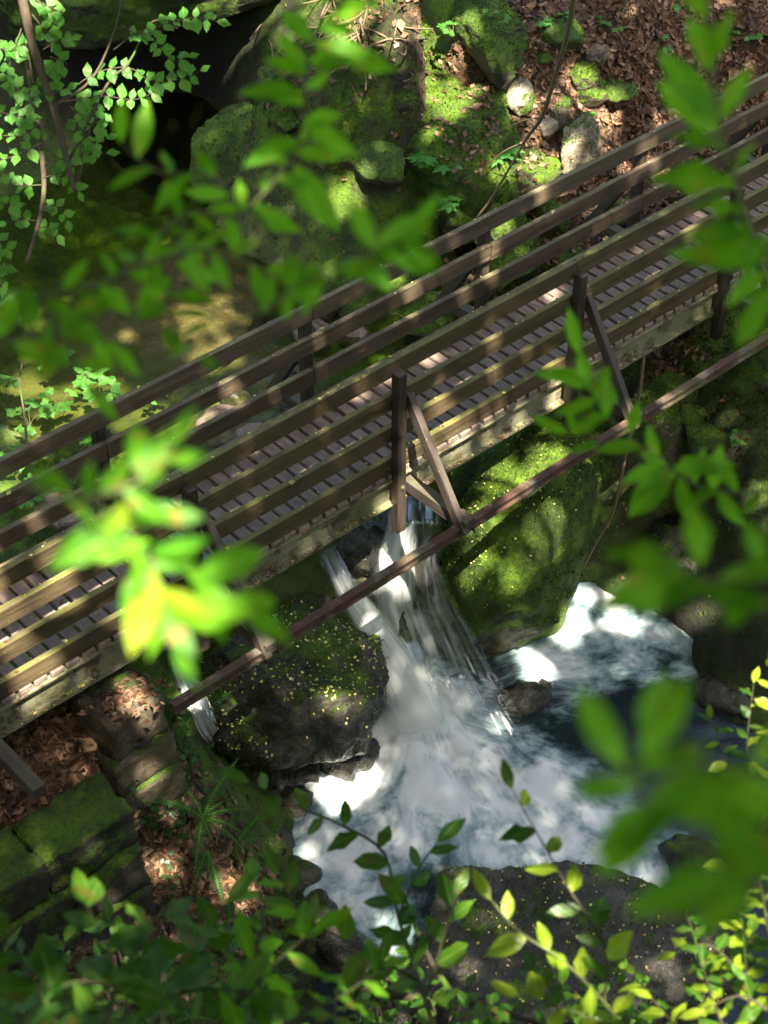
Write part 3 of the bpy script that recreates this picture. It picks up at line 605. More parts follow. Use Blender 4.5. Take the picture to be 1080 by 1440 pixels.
# ------------------------------------------------------------------ footbridge
SP, WD = 2.25, 1.15
fb = empty('footbridge', (0, 0, 0)); tag(fb, 'weathered timber footbridge with slatted deck and railings over the stream', 'footbridge')
def part(name, box, mat, loc, rot=(0, 0, 0), parent=fb):
    o = link(name, box, mat, parent); o.location = loc; o.rotation_euler = rot; return o
X0, X1 = -7.2, 9.3
slat_me = [mesh('deck_slat', *cbox(0.121+0.006*k, WD+0.02, 0.055, 0.006), smooth=False) for k in range(-1, 2)]
x = X0
while x < X1:
    part('deck_slat', slat_me[rnd.randrange(3)], DECK, (x, WD/2-0.002+rnd.uniform(-.013, .010), -0.0275+rnd.uniform(-.004, .003)), (rnd.uniform(-.004, .004), rnd.uniform(-.03, .03), rnd.uniform(-.012, .012)))
    x += 0.1495
def isection(L, h, wf_, tf, tw):
    pr = [(-wf_/2, 0), (wf_/2, 0), (wf_/2, tf), (tw/2, tf), (tw/2, h-tf), (wf_/2, h-tf), (wf_/2, h), (-wf_/2, h), (-wf_/2, h-tf), (-tw/2, h-tf), (-tw/2, tf), (-wf_/2, tf)]
    V = []; F = []; n = len(pr); m = int(L/0.5)+1
    for i in range(m+1):
        for (a, c) in pr: V.append((-L/2+L*i/m, a, c-h))
    for i in range(m):
        for k in range(n): F.append((i*n+k, (i+1)*n+k, (i+1)*n+(k+1) % n, i*n+(k+1) % n))
    return V, F
for yb in (0.045, WD-0.045):
    part('steel_beam', mesh('steel_beam', *isection(X1-X0, 0.30, 0.15, 0.016, 0.012), smooth=False), BEAM, ((X0+X1)/2, yb, -0.062))
RH_, RT = 0.172, 0.058
TOPS = (1.237, 0.883, 0.529, 0.175)
for side in (0, 1):
    yy = RT/2 if side == 0 else WD-RT/2; mt = RAIL if side == 0 else RAILF
    for k, zt in enumerate(TOPS):
        js = [-6.9, -2.25, 2.25, 6.75, 9.2] if k in (0, 2) else [-7.0, -4.5, 0.0, 4.5, 9.2]
        if side == 0 and k == 2: js = [-6.9, -2.25, 1.22, 6.75, 9.2]
        if side == 1: js = [-7.0, -4.5, 0.0, 4.5, 9.2] if k in (0, 2) else [-6.9, -2.25, 2.25, 6.75, 9.2]
        for a, c in zip(js[:-1], js[1:]):
            L = c-a-0.006
            part('rail', mesh('rail', *cbox(L, RT, RH_, 0.005), smooth=False), mt, ((a+c)/2, yy+rnd.uniform(-.002, .002), zt-RH_/2+rnd.uniform(-.004, .004)), (rnd.uniform(-.012, .012), rnd.uniform(-.0022, .0022), rnd.uniform(-.0014, .0014)))
post_me = mesh('post', *cbox(0.10, 0.10, 1.133+0.66, 0.008), smooth=False)
cap_me = mesh('post_cap', *cbox(0.102, 0.102, 0.012, 0.004), smooth=False)
bm = bmesh.new(); bmesh.ops.create_cone(bm, cap_ends=True, segments=6, radius1=0.017, radius2=0.015, depth=0.016); bolt_me = bpy.data.meshes.new('bolt'); bm.to_mesh(bolt_me); bm.free()
bm = bmesh.new(); bmesh.ops.create_cone(bm, cap_ends=True, segments=12, radius1=0.026, radius2=0.026, depth=0.004); wash_me = bpy.data.meshes.new('washer'); bm.to_mesh(wash_me); bm.free()
def between(name, a, c, sy, sz, mat, parent=fb, roll_up=(0, 0, 1)):
    """timber of section sy x sz from a to c"""
    a, c = Vector(a), Vector(c); d = c-a; X = d.normalized(); Y = Vector(roll_up).cross(X).normalized(); Zv = X.cross(Y)
    o = link(name, mesh(name, *cbox(d.length, sy, sz, 0.006), smooth=False), mat, parent)
    M = Matrix((X, Y, Zv)).transposed().to_4x4(); M.translation = (a+c)/2; o.matrix_local = M; return o
for i in range(-3, 4):
    xp = i*SP
    for side in (0, 1):
        yp = -0.052 if side == 0 else WD+0.052; sg = -1 if side == 0 else 1
        po = part('post', post_me, POST, (xp, yp, (1.133-0.66)/2), (rnd.uniform(-.006, .006), rnd.uniform(-.008, .008), rnd.uniform(-.02, .02)))
        for zb_ in (0.90, -0.12):
            bo = part('bolt', bolt_me, BOLT, (0.0, sg*0.060, zb_-(1.133-0.66)/2), (math.pi/2, 0, 0), po)
            part('washer', wash_me, BOLT, (0, 0, -0.006*(-sg)), (0, 0, 0), bo)
        if side == 0 and i == -2:      # this outrigger has lost its brace in view
            continue
        br = between('brace', (xp+0.092, yp+sg*0.0, 0.86), (xp+0.118, sg*(0.785)+(WD if side else 0), -0.30), 0.070, 0.100, BRACE)
    ou = between('outrigger', (xp+0.165, -0.80, -0.215), (xp+0.165, WD+0.80, -0.215), 0.115, 0.12, BRACE)
    if i in (-1, 0, 1, 2):
        part('rail_bracket', mesh('rail_bracket', *cbox(0.012, 0.16, 0.17, 0.003), smooth=False), RUST, (xp+0.23, -0.72, -0.24))
part('steel_rail', mesh('steel_rail', *isection(7.95, 0.10, 0.075, 0.014, 0.02), smooth=False), RUST, (0.92, -0.735, -0.225))


# ------------------------------------------------------------------ masonry abutment, left bank
ab = empty('stone_abutment', (-4.2, -0.7, -1.6)); tag(ab, 'mossy rough stone abutment wall under the left end of the bridge', 'wall')
def stone(parent, centre, dims, rz, seed, mossy, mat=ROCK):
    bm = bmesh.new(); bmesh.ops.create_cube(bm, size=1.0); bmesh.ops.subdivide_edges(bm, edges=bm.edges[:], cuts=7, use_grid_fill=True)
    off = Vector((seed*2.3, seed*1.1, seed*0.7)); R_ = Matrix.Rotation(rz, 3, 'Z')
    for v in bm.verts:
        p = v.co.copy(); n_ = p.normalized(); r8 = (abs(p.x*2)**40+abs(p.y*2)**40+abs(p.z*2)**40)**(1/40); p /= r8 if r8 > 1 else 1; p += Vector((noise.noise(p*5+off), noise.noise(p*5-off), noise.noise(p*5+off*2)))*0.035
        p = Vector((p.x*dims[0], p.y*dims[1], p.z*dims[2])); p += n_*(0.045*noise.fractal(p*4.5+off, .7, 2.2, 5)+0.022*noise.noise(p*14+off)); v.co = R_@p
    me = bpy.data.meshes.new('stone'); bm.to_mesh(me); bm.free(); me.polygons.foreach_set('use_smooth', [True]*len(me.polygons))
    o = link('stone', me, mat, parent); o.location = Vector(centre)-parent.location; o['mossy'] = mossy; return o
k = 0
for row, (zc, hh) in enumerate(((-1.08, 0.46), (-1.56, 0.5), (-2.05, 0.48))):
    xx = -6.9+(row % 2)*0.5
    while xx < -3.95:
        L = min(rnd.uniform(1.0, 1.5), -3.62-xx); k += 1
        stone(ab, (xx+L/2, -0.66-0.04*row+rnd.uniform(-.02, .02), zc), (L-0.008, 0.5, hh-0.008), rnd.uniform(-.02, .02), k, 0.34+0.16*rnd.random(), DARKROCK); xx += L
pier = empty('stone_pier', (-3.2, -0.2, -1.2)); tag(pier, 'squared stone pier with leaf litter on top where the steel beam rests', 'pier')
stone(pier, (-3.16, -0.08, -0.76), (0.56, 0.60, 0.42), 0.06, 40, 0.05); stone(pier, (-3.17, -0.10, -1.17), (0.62, 0.66, 0.40), 0.02, 41, 0.22); stone(pier, (-3.18, -0.12, -1.57), (0.68, 0.70, 0.42), -0.04, 42, 0.25)


# ------------------------------------------------------------------ fallen leaves, petals
def litter(name, label, n, size, tints, cond_pts, kind_h=True):
    w_ = np.array([c[2]**2*c[3] for c in cond_pts]); k = nrg.choice(len(cond_pts), n, p=w_/w_.sum()); c = np.array(cond_pts)[k]
    xy = c[:, :2]+nrg.normal(0, 0.5, (n, 2))*c[:, 2:3]; P = np.array([(x_, y_, ground_h(x_, y_)) for x_, y_ in xy])
    ok = P[:, 2] > np.where(P[:, 1] > 0.8, ZU, ZL)+0.02; P = P[ok]
    e = 0.05; N = np.array([(-(ground_h(p[0]+e, p[1])-ground_h(p[0]-e, p[1]))/(2*e), -(ground_h(p[0], p[1]+e)-ground_h(p[0], p[1]-e))/(2*e), 1.0) for p in P]); N /= np.linalg.norm(N, axis=1)[:, None]
    o = link(name, flakes(name, P, N, size*np.exp(nrg.normal(0, .3, len(P))), tints, nrg, 0.012, 0.45, 0.62, 0.3), LITTER); return tag(o, label, 'leaf litter', kind='stuff')
litter('leaf_litter', 'brown beech leaves carpeting the slope behind the bridge', 15000, 0.075, LIT_T, [c for c in LIT if c[1] > 1.2])
litter('leaf_litter', 'brown leaves carpeting the near bank below the stone abutment', 11000, 0.075, LIT_T, [c for c in LIT if c[1] <= 1.2])
litter('leaf_litter', 'scattered dead leaves over the mossy banks', 2600, 0.06, LIT_T, [zb(640,200,0,1.6), zb(480,200,-0.4,1.2), zb(800,300,-0.4,1.5), zb(950,520,-1.2,1.0), zb(560,60,1,1.2), zb(280,1300,-2.2,1.2), zb(950,650,-2.0,0.8)])
def strew(name, label, targets, tints, size, parent=None):
    PP, NN = [], []
    for o, n, nzm, cond in targets:
        P, N = scatter_on(o.data, Matrix.Translation(o.location), n, nrg, nzm, cond); PP.append(P); NN.append(N)
    P = np.concatenate(PP); N = np.concatenate(NN); q = link(name, flakes(name, P, N, np.full(len(P), size), tints, nrg, 0.02, 0.25, 0.7, 0.12), LITTER)
    return tag(q, label, 'petals', kind='stuff')
BO = lambda key: next(o for l, o in BOULDERS.items() if key in l)
strew('fallen_petals', 'yellow-green petals strewn over the dark wet boulder', [(BO('yellow petals'), 800, 0.30, lambda c: np.array([1.0 if noise.noise(Vector(x)*1.8) > -0.1 else 0.15 for x in c]))], PET_T, 0.030)
strew('fallen_petals', 'tiny pale petals dotting the pointed speckled boulder', [(BO('pointed corner'), 620, 0.35, None)], PET_T+LIT_T, 0.030)
strew('fallen_petals', 'pale petals dotting the big moss-covered boulder under the bridge', [(BO('right of the waterfall'), 260, 0.3, None)], PET_T, 0.024)
strew('fallen_leaves', 'dead leaves lying on the mossy boulders behind the bridge', [(BO('sycamore seedlings'), 330, 0.4, lambda c: np.array([1.0 if noise.noise(Vector(x)*2.2) > 0.1 else 0.03 for x in c])), (BO('long mossy ledge'), 150, 0.4, None), (BO('sunlit mossy rock'), 90, 0.5, None), (BO('twig heap'), 60, 0.5, None), (BO('beside the heap'), 60, 0.5, None)], LIT_T, 0.07)
# debris on the bridge timbers
P = []; N = []
for kk in range(1500):
    r_ = rnd.random(); xx = rnd.uniform(-5.5, 6.5)
    if r_ < 0.35: P.append((xx, rnd.uniform(0.0, WD), 0.004))
    elif r_ < 0.62: P.append((xx, rnd.uniform(-0.03, 0.0), -0.34))
    else: P.append((xx, rnd.choice((0.0, WD-RT))+rnd.uniform(0.004, RT-0.004), TOPS[rnd.randrange(4)]+0.002))
    N.append((0, 0, 1))
tag(link('fallen_petals', flakes('fallen_petals', np.array(P, float), np.array(N, float), 0.021*np.exp(nrg.normal(0, .45, len(P))), PET_T+LIT_T[:4], nrg, 0.006, 0.15, 0.7, 0.1), LITTER), 'small petals and bud scales scattered on the bridge deck and rails', 'petals', kind='stuff')
P = np.array([(-3.14+rnd.gauss(0, .14), -0.22+rnd.gauss(0, .10), -0.535) for _ in range(150)]); 
tag(link('fallen_leaves', flakes('fallen_leaves', P, np.tile((0, 0, 1.0), (len(P), 1)), np.full(len(P), 0.07), LIT_T[:4], nrg, 0.012, 0.35, 0.62, 0.3), LITTER), 'dead leaves heaped on top of the stone pier', 'leaf litter', kind='stuff')
# moss fuzz on the banks
P = []
for (px, py, z, s, n) in ((480,220,-0.5,0.8,3500),(560,300,-1.2,0.5,1500),(640,40,1.0,0.7,2500),(700,340,-0.8,0.8,2500),(900,560,-1.5,0.7,3000),(960,640,-1.9,0.7,2500),(400,90,0.6,0.7,2500),(420,190,-0.6,0.6,2500),(820,300,-0.5,0.8,2000),(370,1290,-2.9,0.5,2500),(100,1130,-0.9,0.5,1500),(470,1380,-3.2,0.6,1500),(1050,640,-1.6,0.6,2000)):
    c = atz(px, py, z)
    for _ in range(n): x_, y_ = c[0]+rnd.gauss(0, s), c[1]+rnd.gauss(0, s); P.append((x_, y_, ground_h(x_, y_)))
P = np.array(P); P = P[P[:, 2] > np.where(P[:, 1] > 0.8, ZU, ZL)+0.03]
tag(link('bank_moss', sprigs(P, np.tile((0, 0, 1.0), (len(P), 1)), 0.035, nrg), MOSSB), 'short green moss covering the stream banks', 'moss', kind='stuff')

# ------------------------------------------------------------------ leaf shapes (unit length along +x)
def blade(prof, curl=0.12, fold=0.16, droop=0.10, bend=0.0, wav=0.0):
    V = []; F = []; n = len(prof)
    for i, w_ in enumerate(prof):
        t = i/(n-1); z = -droop*t*t+0.03*math.sin(t*5); y0 = bend*t*t; e = wav*math.sin(t*13+bend*40); V += [(t, y0+w_/2, z+fold*w_*0.6-curl*w_*w_+e*w_), (t, y0, z), (t, y0-w_/2*(1+wav), z+fold*w_*0.6-curl*w_*w_-e*w_)]
    for i in range(n-1):
        a = i*3; F += [(a, a+1, a+4, a+3), (a+1, a+2, a+5, a+4)]
    return V, F
def variants(name, prof, mat, n=6):
    L = []
    for k in range(n):
        me = mesh(name, *blade([w_*(0.86+0.055*k) for w_ in prof], 0.10+0.35*(k*5 % 6)/5, 0.08+0.28*(k*2 % 6)/5, -0.08+0.42*(k*3 % 5)/4, (-.12, .10, 0, -.05, .16, .04)[k], (.1, .22, .05, .28, .0, .15)[k])); me.materials.append(mat); L.append(me)
    return L
P_LAU = (0.02, 0.16, 0.27, 0.34, 0.36, 0.33, 0.25, 0.13, 0.01); P_OVAL = (0.03, 0.36, 0.56, 0.66, 0.66, 0.56, 0.38, 0.16, 0.01); P_ELL = (0.02, 0.22, 0.36, 0.43, 0.44, 0.40, 0.31, 0.17, 0.01)
ML = variants('leaf', P_LAU, LAUREL); MD = variants('leaf', P_ELL, DARKLEAF); MH = variants('leaf', P_OVAL, HAZEL); MY = variants('leaf', P_ELL, SUNLEAF)
def lobed(mat):
    pts = []; tips = ((0, 1.0), (48, 0.86), (100, 0.62)); ring = []
    for s in (1, -1):
        seq = [(0, 1.0), (10, .72), (17, .76), (22, .56), (30, .55), (40, .76), (48, .86), (55, .70), (64, .52), (80, .46), (92, .56), (100, .62), (115, .45), (150, .26)]
        ring.append([(r*math.cos(math.radians(a))*0.62+0.3, s*r*math.sin(math.radians(a))*0.62, -0.10*r*r+0.02*math.cos(a)) for a, r in seq])
    V = [(0.3, 0, 0.02)] + ring[0] + ring[1][1:][::-1]; F = [(0, i, i+1) if i+1 < len(V) else (0, i, 1) for i in range(1, len(V))]
    me = mesh('leaf', V, F); me.materials.append(mat); return me
MS = [lobed(SYC)]; MI = [lobed(IVY)]
UPV = np.array((0, 0, 1.0))
def put_leaf(parent, me, pos, dirv, nrm, length, width=1.0):
    X = np.asarray(dirv, float); X = X/np.linalg.norm(X); N_ = np.asarray(nrm, float); Y = np.cross(N_, X); ny = np.linalg.norm(Y)
    if ny < 1e-3: Y = np.cross((0.3, 0.2, 1), X); ny = np.linalg.norm(Y)
    Y /= ny; Zv = np.cross(X, Y); o = bpy.data.objects.new('leaf', me); col.objects.link(o); o.parent = parent
    p = np.asarray(pos)-np.array(parent.location)
    o.matrix_local = Matrix(((X[0]*length, Y[0]*length*width, Zv[0]*length, p[0]), (X[1]*length, Y[1]*length*width, Zv[1]*length, p[1]), (X[2]*length, Y[2]*length*width, Zv[2]*length, p[2]), (0, 0, 0, 1)))
    return o
def stem(parent, pts, r0, r1, mat, name='stem', n=5, sm=4):
    P = smooth_path(pts, sm); base = np.array(parent.location); V, F = tube([p-base for p in P], list(np.linspace(r0, r1, len(P))), n)
    link(name, mesh(name, V, F), mat, parent); return P
def pl(*pts): return [atd(*p) for p in pts]
def spray(parent, path, meshes, leaf, spacing, r0=0.004, r1=0.0015, mat=STEM, start=0.15, ang=(35, 75), flat=0.5, tip=True, pair=False, face=0.35, jit=0.25):
    """stem through 3D points with alternate (or paired) leaves; leaves lie in the plane of the spray, tilted to the light"""
    P = stem(parent, path, r0, r1, mat); P = np.array(P); seg = np.linalg.norm(np.diff(P, axis=0), axis=1); L = np.concatenate([[0], np.cumsum(seg)]); s = L[-1]*start; side = 1
    while s < L[-1]*0.985:
        p = np.array([np.interp(s, L, P[:, k]) for k in range(3)]); q = np.array([np.interp(min(s+0.03, L[-1]), L, P[:, k]) for k in range(3)]); o_ = np.array([np.interp(max(s-0.03, 0), L, P[:, k]) for k in range(3)])
        t = q-o_; t /= np.linalg.norm(t)
        view = CAM-p; view /= np.linalg.norm(view)
        nn = UPV*flat + view*face + nrg.normal(0, jit, 3); nn -= nn@t*t*0.7; nn /= np.linalg.norm(nn)
        sd_ = np.cross(nn, t); sd_ /= np.linalg.norm(sd_)
        for sg in ((1, -1) if pair else (side,)):
            a = math.radians(rnd.uniform(*ang)); d = t*math.cos(a)+sd_*sg*math.sin(a)+nrg.normal(0, 0.14, 3)
            put_leaf(parent, meshes[rnd.randrange(len(meshes))], p, d, nn+nrg.normal(0, 0.22, 3), leaf*rnd.uniform(0.72, 1.15))
        side = -side; s += spacing*rnd.uniform(0.7, 1.3)
    if tip: put_leaf(parent, meshes[0], P[-1], P[-1]-P[-3]+nrg.normal(0, .01, 3), UPV*flat+(CAM-P[-1])/np.linalg.norm(CAM-P[-1])*face, leaf*rnd.uniform(.8, 1.1))
def bigleaf(parent, me, a, c, d0, d1=None, width=1.0, nrm=None):
    """one leaf from pixel a to pixel c at its own distance"""
    A = atd(*a, d0); C = A+(atd(*c, d1 or d0*0.985)-A)*rnd.uniform(.78, .98); v = (CAM-A)/np.linalg.norm(CAM-A)
    return put_leaf(parent, me, A, C-A, UPV*0.7+v*0.5+nrg.normal(0, .15, 3) if nrm is None else nrm, float(np.linalg.norm(C-A)), width)
HOLES_FG = []; PLANTS = []
def plant(name, label, cat, px, py, d, group=None):
    r = empty(name, tuple(atd(px, py, d))); tag(r, label, cat, group); PLANTS.append(r); return r

# --- foreground laurel branches (out of focus)
r = plant('laurel_branch', 'blurred laurel branch crossing in front of the dark pool', 'branch', -40, 470, 3.1)
spray(r, pl((-60,480,3.0),(60,420,3.1),(170,385,3.2),(260,300,3.3),(340,300,3.3),(420,200,3.3),(430,100,3.3),(455,10,3.3)), ML, 0.085, 0.030, 0.006, 0.002, ang=(45, 85))
spray(r, pl((170,385,3.2),(280,350,3.1),(370,380,3.05),(420,410,3.0)), ML, 0.082, 0.030, 0.004)
spray(r, pl((260,300,3.3),(250,360,3.25),(235,440,3.2),(280,500,3.1)), ML, 0.082, 0.030, 0.004)
spray(r, pl((60,420,3.1),(90,480,3.0),(120,540,3.0)), ML, 0.095, 0.035, 0.004)
spray(r, pl((340,300,3.3),(300,250,3.3),(220,240,3.3),(170,200,3.3)), ML, 0.095, 0.04, 0.004)
spray(r, pl((-60,480,3.0),(20,480,3.0),(90,440,3.0),(150,480,3.0)), ML, 0.09, 0.04, 0.004)
for a, c in (((430,105),(365,62)),((440,95),(505,80)),((425,130),(318,128)),((430,170),(505,225)),((440,60),(560,95)),((455,30),(560,0)),((425,200),(330,215)),((415,230),(460,330))): bigleaf(r, ML[rnd.randrange(6)], a, c, 3.3)
r = plant('laurel_branch', 'blurred laurel shoot hanging over the far handrail', 'branch', 380, 470, 2.6)
spray(r, pl((-60,600,2.5),(120,560,2.5),(300,475,2.55),(450,385,2.6),(530,350,2.6),(580,330,2.6)), ML, 0.085, 0.06, 0.004, start=0.72)
for a, c in (((520,352),(635,375)),((530,345),(600,298)),((500,365),(560,420)),((455,385),(420,440)),((450,390),(390,420)),((560,340),(622,310))): bigleaf(r, ML[rnd.randrange(6)], a, c, 2.6)
r = plant('laurel_branch', 'sunlit blurred laurel cluster in front of the bridge deck', 'branch', 60, 830, 2.25)
spray(r, pl((-60,640,2.2),(60,690,2.2),(150,720,2.25),(215,800,2.25),(240,900,2.25)), ML, 0.075, 0.035, 0.005, start=0.25)
spray(r, pl((120,700,2.2),(190,680,2.2),(240,630,2.2)), ML, 0.075, 0.03, 0.004)
spray(r, pl((200,790,2.25),(270,800,2.3),(330,850,2.3)), ML, 0.09, 0.03, 0.004)
for a, c in (((195,690),(240,608)),((185,700),(150,770)),((200,720),(285,715)),((205,790),(185,880)),((215,800),(200,930)),((225,830),(310,870)),((230,860),(390,868)),((210,760),(120,800)),((100,700),(55,640)),((220,850),(265,930)),((215,780),(300,760)),((180,740),(65,800))): bigleaf(r, (ML+MY[:1])[rnd.randrange(7)], a, c, 2.25)
HOLES_FG += [(228,640,2.2,0.05),(190,850,2.25,0.06),(200,780,2.25,0.05),(250,800,2.25,0.06),(205,900,2.25,0.05),(130,760,2.25,0.04),(300,850,2.3,0.04)]
r = plant('laurel_branch', 'blurred laurel shoot rising across the right end of the bridge', 'branch', 1085, 420, 2.7)
spray(r, pl((1110,420,2.7),(1060,330,2.7),(1030,240,2.7),(1010,170,2.7),(1000,70,2.7),(995,-20,2.7)), ML, 0.10, 0.05, 0.006, 0.003, start=0.9)
for a, c in (((1005,175),(918,55)),((1010,185),(918,110)),((1012,170),(1060,70)),((1020,210),(935,165)),((1035,260),(920,235)),((1030,250),(1075,190)),((1050,300),(975,270)),((1060,330),(960,330)),((1070,350),(1000,300)),((1075,370),(920,350)),((1080,380),(1010,440)),((1085,400),(1045,500)),((1080,330),(1030,390)),((1000,90),(1040,10)),((1000,100),(960,10))): bigleaf(r, ML[rnd.randrange(6)], a, c, 2.7)
r = plant('laurel_branch', 'slightly blurred laurel shoot over the bridge brace and mossy crag', 'branch', 1100, 700, 4.0)
spray(r, pl((1110,690,4.0),(1010,690,4.0),(950,665,4.0),(870,600,4.0),(830,550,4.0),(815,500,4.0)), ML, 0.105, 0.055, 0.005, 0.002, start=0.1, ang=(40, 80))
spray(r, pl((950,665,4.0),(900,640,4.0),(800,610,4.0)), ML, 0.09, 0.06, 0.003)
for a, c in (((830,545),(765,530)),((830,550),(800,480)),((840,560),(770,600)),((850,590),(860,530)),((945,660),(1030,635)),((945,665),(870,740)),((955,670),(975,740)),((940,655),(890,640)),((1010,690),(1040,740)),((1000,690),(1020,630))): bigleaf(r, ML[rnd.randrange(6)], a, c, 4.0)
r = plant('laurel_branch', 'large blurred laurel leaves in front of the quiet foam pool', 'branch', 1110, 830, 2.0)
stem(r, pl((1120,850,2.0),(1050,830,2.0),(980,810,2.0),(930,800,2.0)), 0.004, 0.002, STEM)
for a, c in (((985,815),(815,855)),((960,800),(845,755)),((985,795),(975,710)),((1000,820),(900,860)),((1010,815),(1130,790)),((990,830),(1090,860)),((1060,830),(1010,900)),((1070,800),(1060,720))): bigleaf(r, ML[rnd.randrange(6)], a, c, 2.0, width=1.05)
r = plant('laurel_branch', 'very close blurred laurel leaves over the foaming pool edge', 'branch', 1110, 1260, 1.6)
stem(r, pl((1130,1300,1.6),(1040,1230,1.6),(960,1150,1.6),(880,1080,1.6)), 0.004, 0.002, STEM); stem(r, pl((1130,1110,1.6),(1000,1070,1.6),(900,1080,1.6)), 0.003, 0.002, STEM)
for a, c in (((880,1080),(775,945)),((900,1060),(1000,940)),((890,1080),(1010,1040)),((900,1100),(790,1130)),((910,1120),(1110,1090)),((925,1130),(830,1240)),((960,1140),(820,1200)),((980,1150),(1120,1200)),((1040,1230),(870,1285)),((1000,1190),(1130,1250)),((900,1020),(950,930)),((1000,1080),(900,1150)),((1060,1080),(1110,1010)),((1060,1240),(960,1330))): bigleaf(r, ML[rnd.randrange(6)], a, c, 1.6, width=1.1)
# --- bottom edge shrubs, nearer to focus
r = plant('bay_shrub', 'glossy dark-leaved shrub spray arching over the foam beside the fern', 'shrub', 640, 1480, 6.5)
spray(r, pl((620,1480,6.3),(590,1380,6.5),(560,1290,6.7),(540,1200,6.9),(480,1160,7.0),(420,1135,7.0),(350,1100,7.0)), MD, 0.135, 0.085, 0.010, 0.003, DARKSTEM, start=0.2, ang=(50, 85), face=0.6)
spray(r, pl((560,1290,6.7),(590,1220,6.7),(615,1185,6.7)), MD, 0.13, 0.07, 0.006, 0.003, DARKSTEM); spray(r, pl((590,1380,6.5),(500,1330,6.5),(430,1290,6.5),(390,1230,6.5)), MD, 0.13, 0.07, 0.006, 0.003, DARKSTEM)
spray(r, pl((600,1400,6.4),(620,1330,6.4),(640,1260,6.4)), MD, 0.13, 0.07, 0.006, 0.003, DARKSTEM)
r = plant('bay_shrub', 'yellow-green sunlit shrub spray above the pointed boulder', 'shrub', 900, 1480, 5.8)
spray(r, pl((900,1480,5.6),(850,1410,5.7),(790,1350,5.8),(730,1310,5.8),(690,1265,5.8)), MY, 0.125, 0.075, 0.007, 0.003, STEM, start=0.1)
spray(r, pl((850,1410,5.7),(850,1330,5.8),(800,1250,5.9),(760,1180,6.0),(720,1110,6.0)), MD+MY, 0.12, 0.075, 0.006, 0.002, DARKSTEM, start=0.1)
spray(r, pl((880,1450,5.6),(800,1420,5.6),(730,1400,5.6)), MY, 0.12, 0.07, 0.005, 0.002, STEM)
HOLES_FG += [(740,1240,5.9,0.10),(790,1255,5.9,0.06),(780,1310,5.8,0.07),(800,1350,5.8,0.07),(755,1290,5.8,0.05),(700,1290,5.8,0.05),(830,1400,5.7,0.05)]
r = plant('bay_shrub', 'dense leafy shrub filling the corner below the leaf-strewn bank', 'shrub', 150, 1500, 4.6)
for pth in (((100,1500,4.3),(60,1400,4.5),(20,1340,4.6),(-20,1300,4.6)),((120,1500,4.4),(160,1400,4.6),(150,1330,4.7),(120,1270,4.8)),((180,1500,4.6),(240,1400,4.8),(290,1330,5.0),(320,1270,5.0)),((240,1500,4.6),(330,1420,4.8),(380,1360,5.0),(440,1310,5.0)),((300,1500,4.5),(400,1440,4.6),(480,1400,4.8),(540,1360,5.0)),((60,1500,4.2),(30,1440,4.3),(-30,1400,4.4)),((200,1500,4.3),(230,1440,4.4),(220,1380,4.5)),((140,1400,4.6),(200,1330,4.8),(235,1290,4.9)),((330,1420,4.8),(370,1300,5.0),(360,1240,5.2)),((240,1400,4.8),(300,1390,4.8),(360,1400,4.8)),((60,1400,4.5),(110,1380,4.5),(170,1390,4.5))):
    spray(r, pl(*pth), MD if rnd.random() < .7 else ML, 0.14, 0.07, 0.007, 0.002, DARKSTEM, start=0.12, face=0.5)
r = plant('sunlit_shrub', 'bright small-leaved shrub catching the sun in the corner by the boulder', 'shrub', 1060, 1500, 6.6)
for pth in (((1040,1500,6.2),(1000,1400,6.4),(980,1330,6.6),(960,1270,6.7)),((1060,1500,6.2),(1050,1380,6.5),(1040,1280,6.8),(1010,1180,7.0)),((1000,1500,6.2),(930,1420,6.4),(890,1370,6.6)),((1090,1500,6.2),(1085,1350,6.6),(1060,1180,7.0),(1050,1060,7.2),(1060,960,7.4)),((1085,1200,7.0),(1030,1090,7.2),(1000,1010,7.4)),((1050,1380,6.5),(1000,1330,6.6),(950,1340,6.6)),((960,1500,6.2),(920,1450,6.3),(860,1430,6.4)),((1080,1420,6.3),(1040,1400,6.3),(990,1420,6.3)),((1060,1180,7.0),(1090,1060,7.2),(1085,930,7.4))):
    spray(r, pl(*pth), MY+MD, 0.085, 0.05, 0.006, 0.002, DARKSTEM, start=0.1, ang=(40, 85))
HOLES_FG += [(1060,960,7.4,0.12),(1050,1020,7.3,0.08),(1000,1330,6.6,0.10),(960,1290,6.6,0.07),(1040,1400,6.4,0.1),(910,1400,6.5,0.07),(985,1410,6.4,0.08),(1060,1300,6.6,0.06),(1000,1080,7.2,0.06),(1070,1440,6.2,0.07),(1010,1200,6.9,0.05)]
r = plant('fallen_branch', 'mossy dead branch lying across the foot of the pointed boulder', 'branch', 650, 1410, 8.0)
stem(r, pl((480,1380,8.2),(560,1400,8.0),(640,1405,8.0),(700,1420,7.9),(760,1440,7.8)), 0.022, 0.014, DARKSTEM, 'limb', 8); stem(r, pl((640,1405,8.0),(600,1340,8.1),(580,1290,8.2),(565,1250,8.2)), 0.016, 0.006, DARKSTEM, 'twig', 6); stem(r, pl((560,1400,8.0),(520,1350,8.1),(440,1320,8.2)), 0.012, 0.005, DARKSTEM, 'twig', 6)

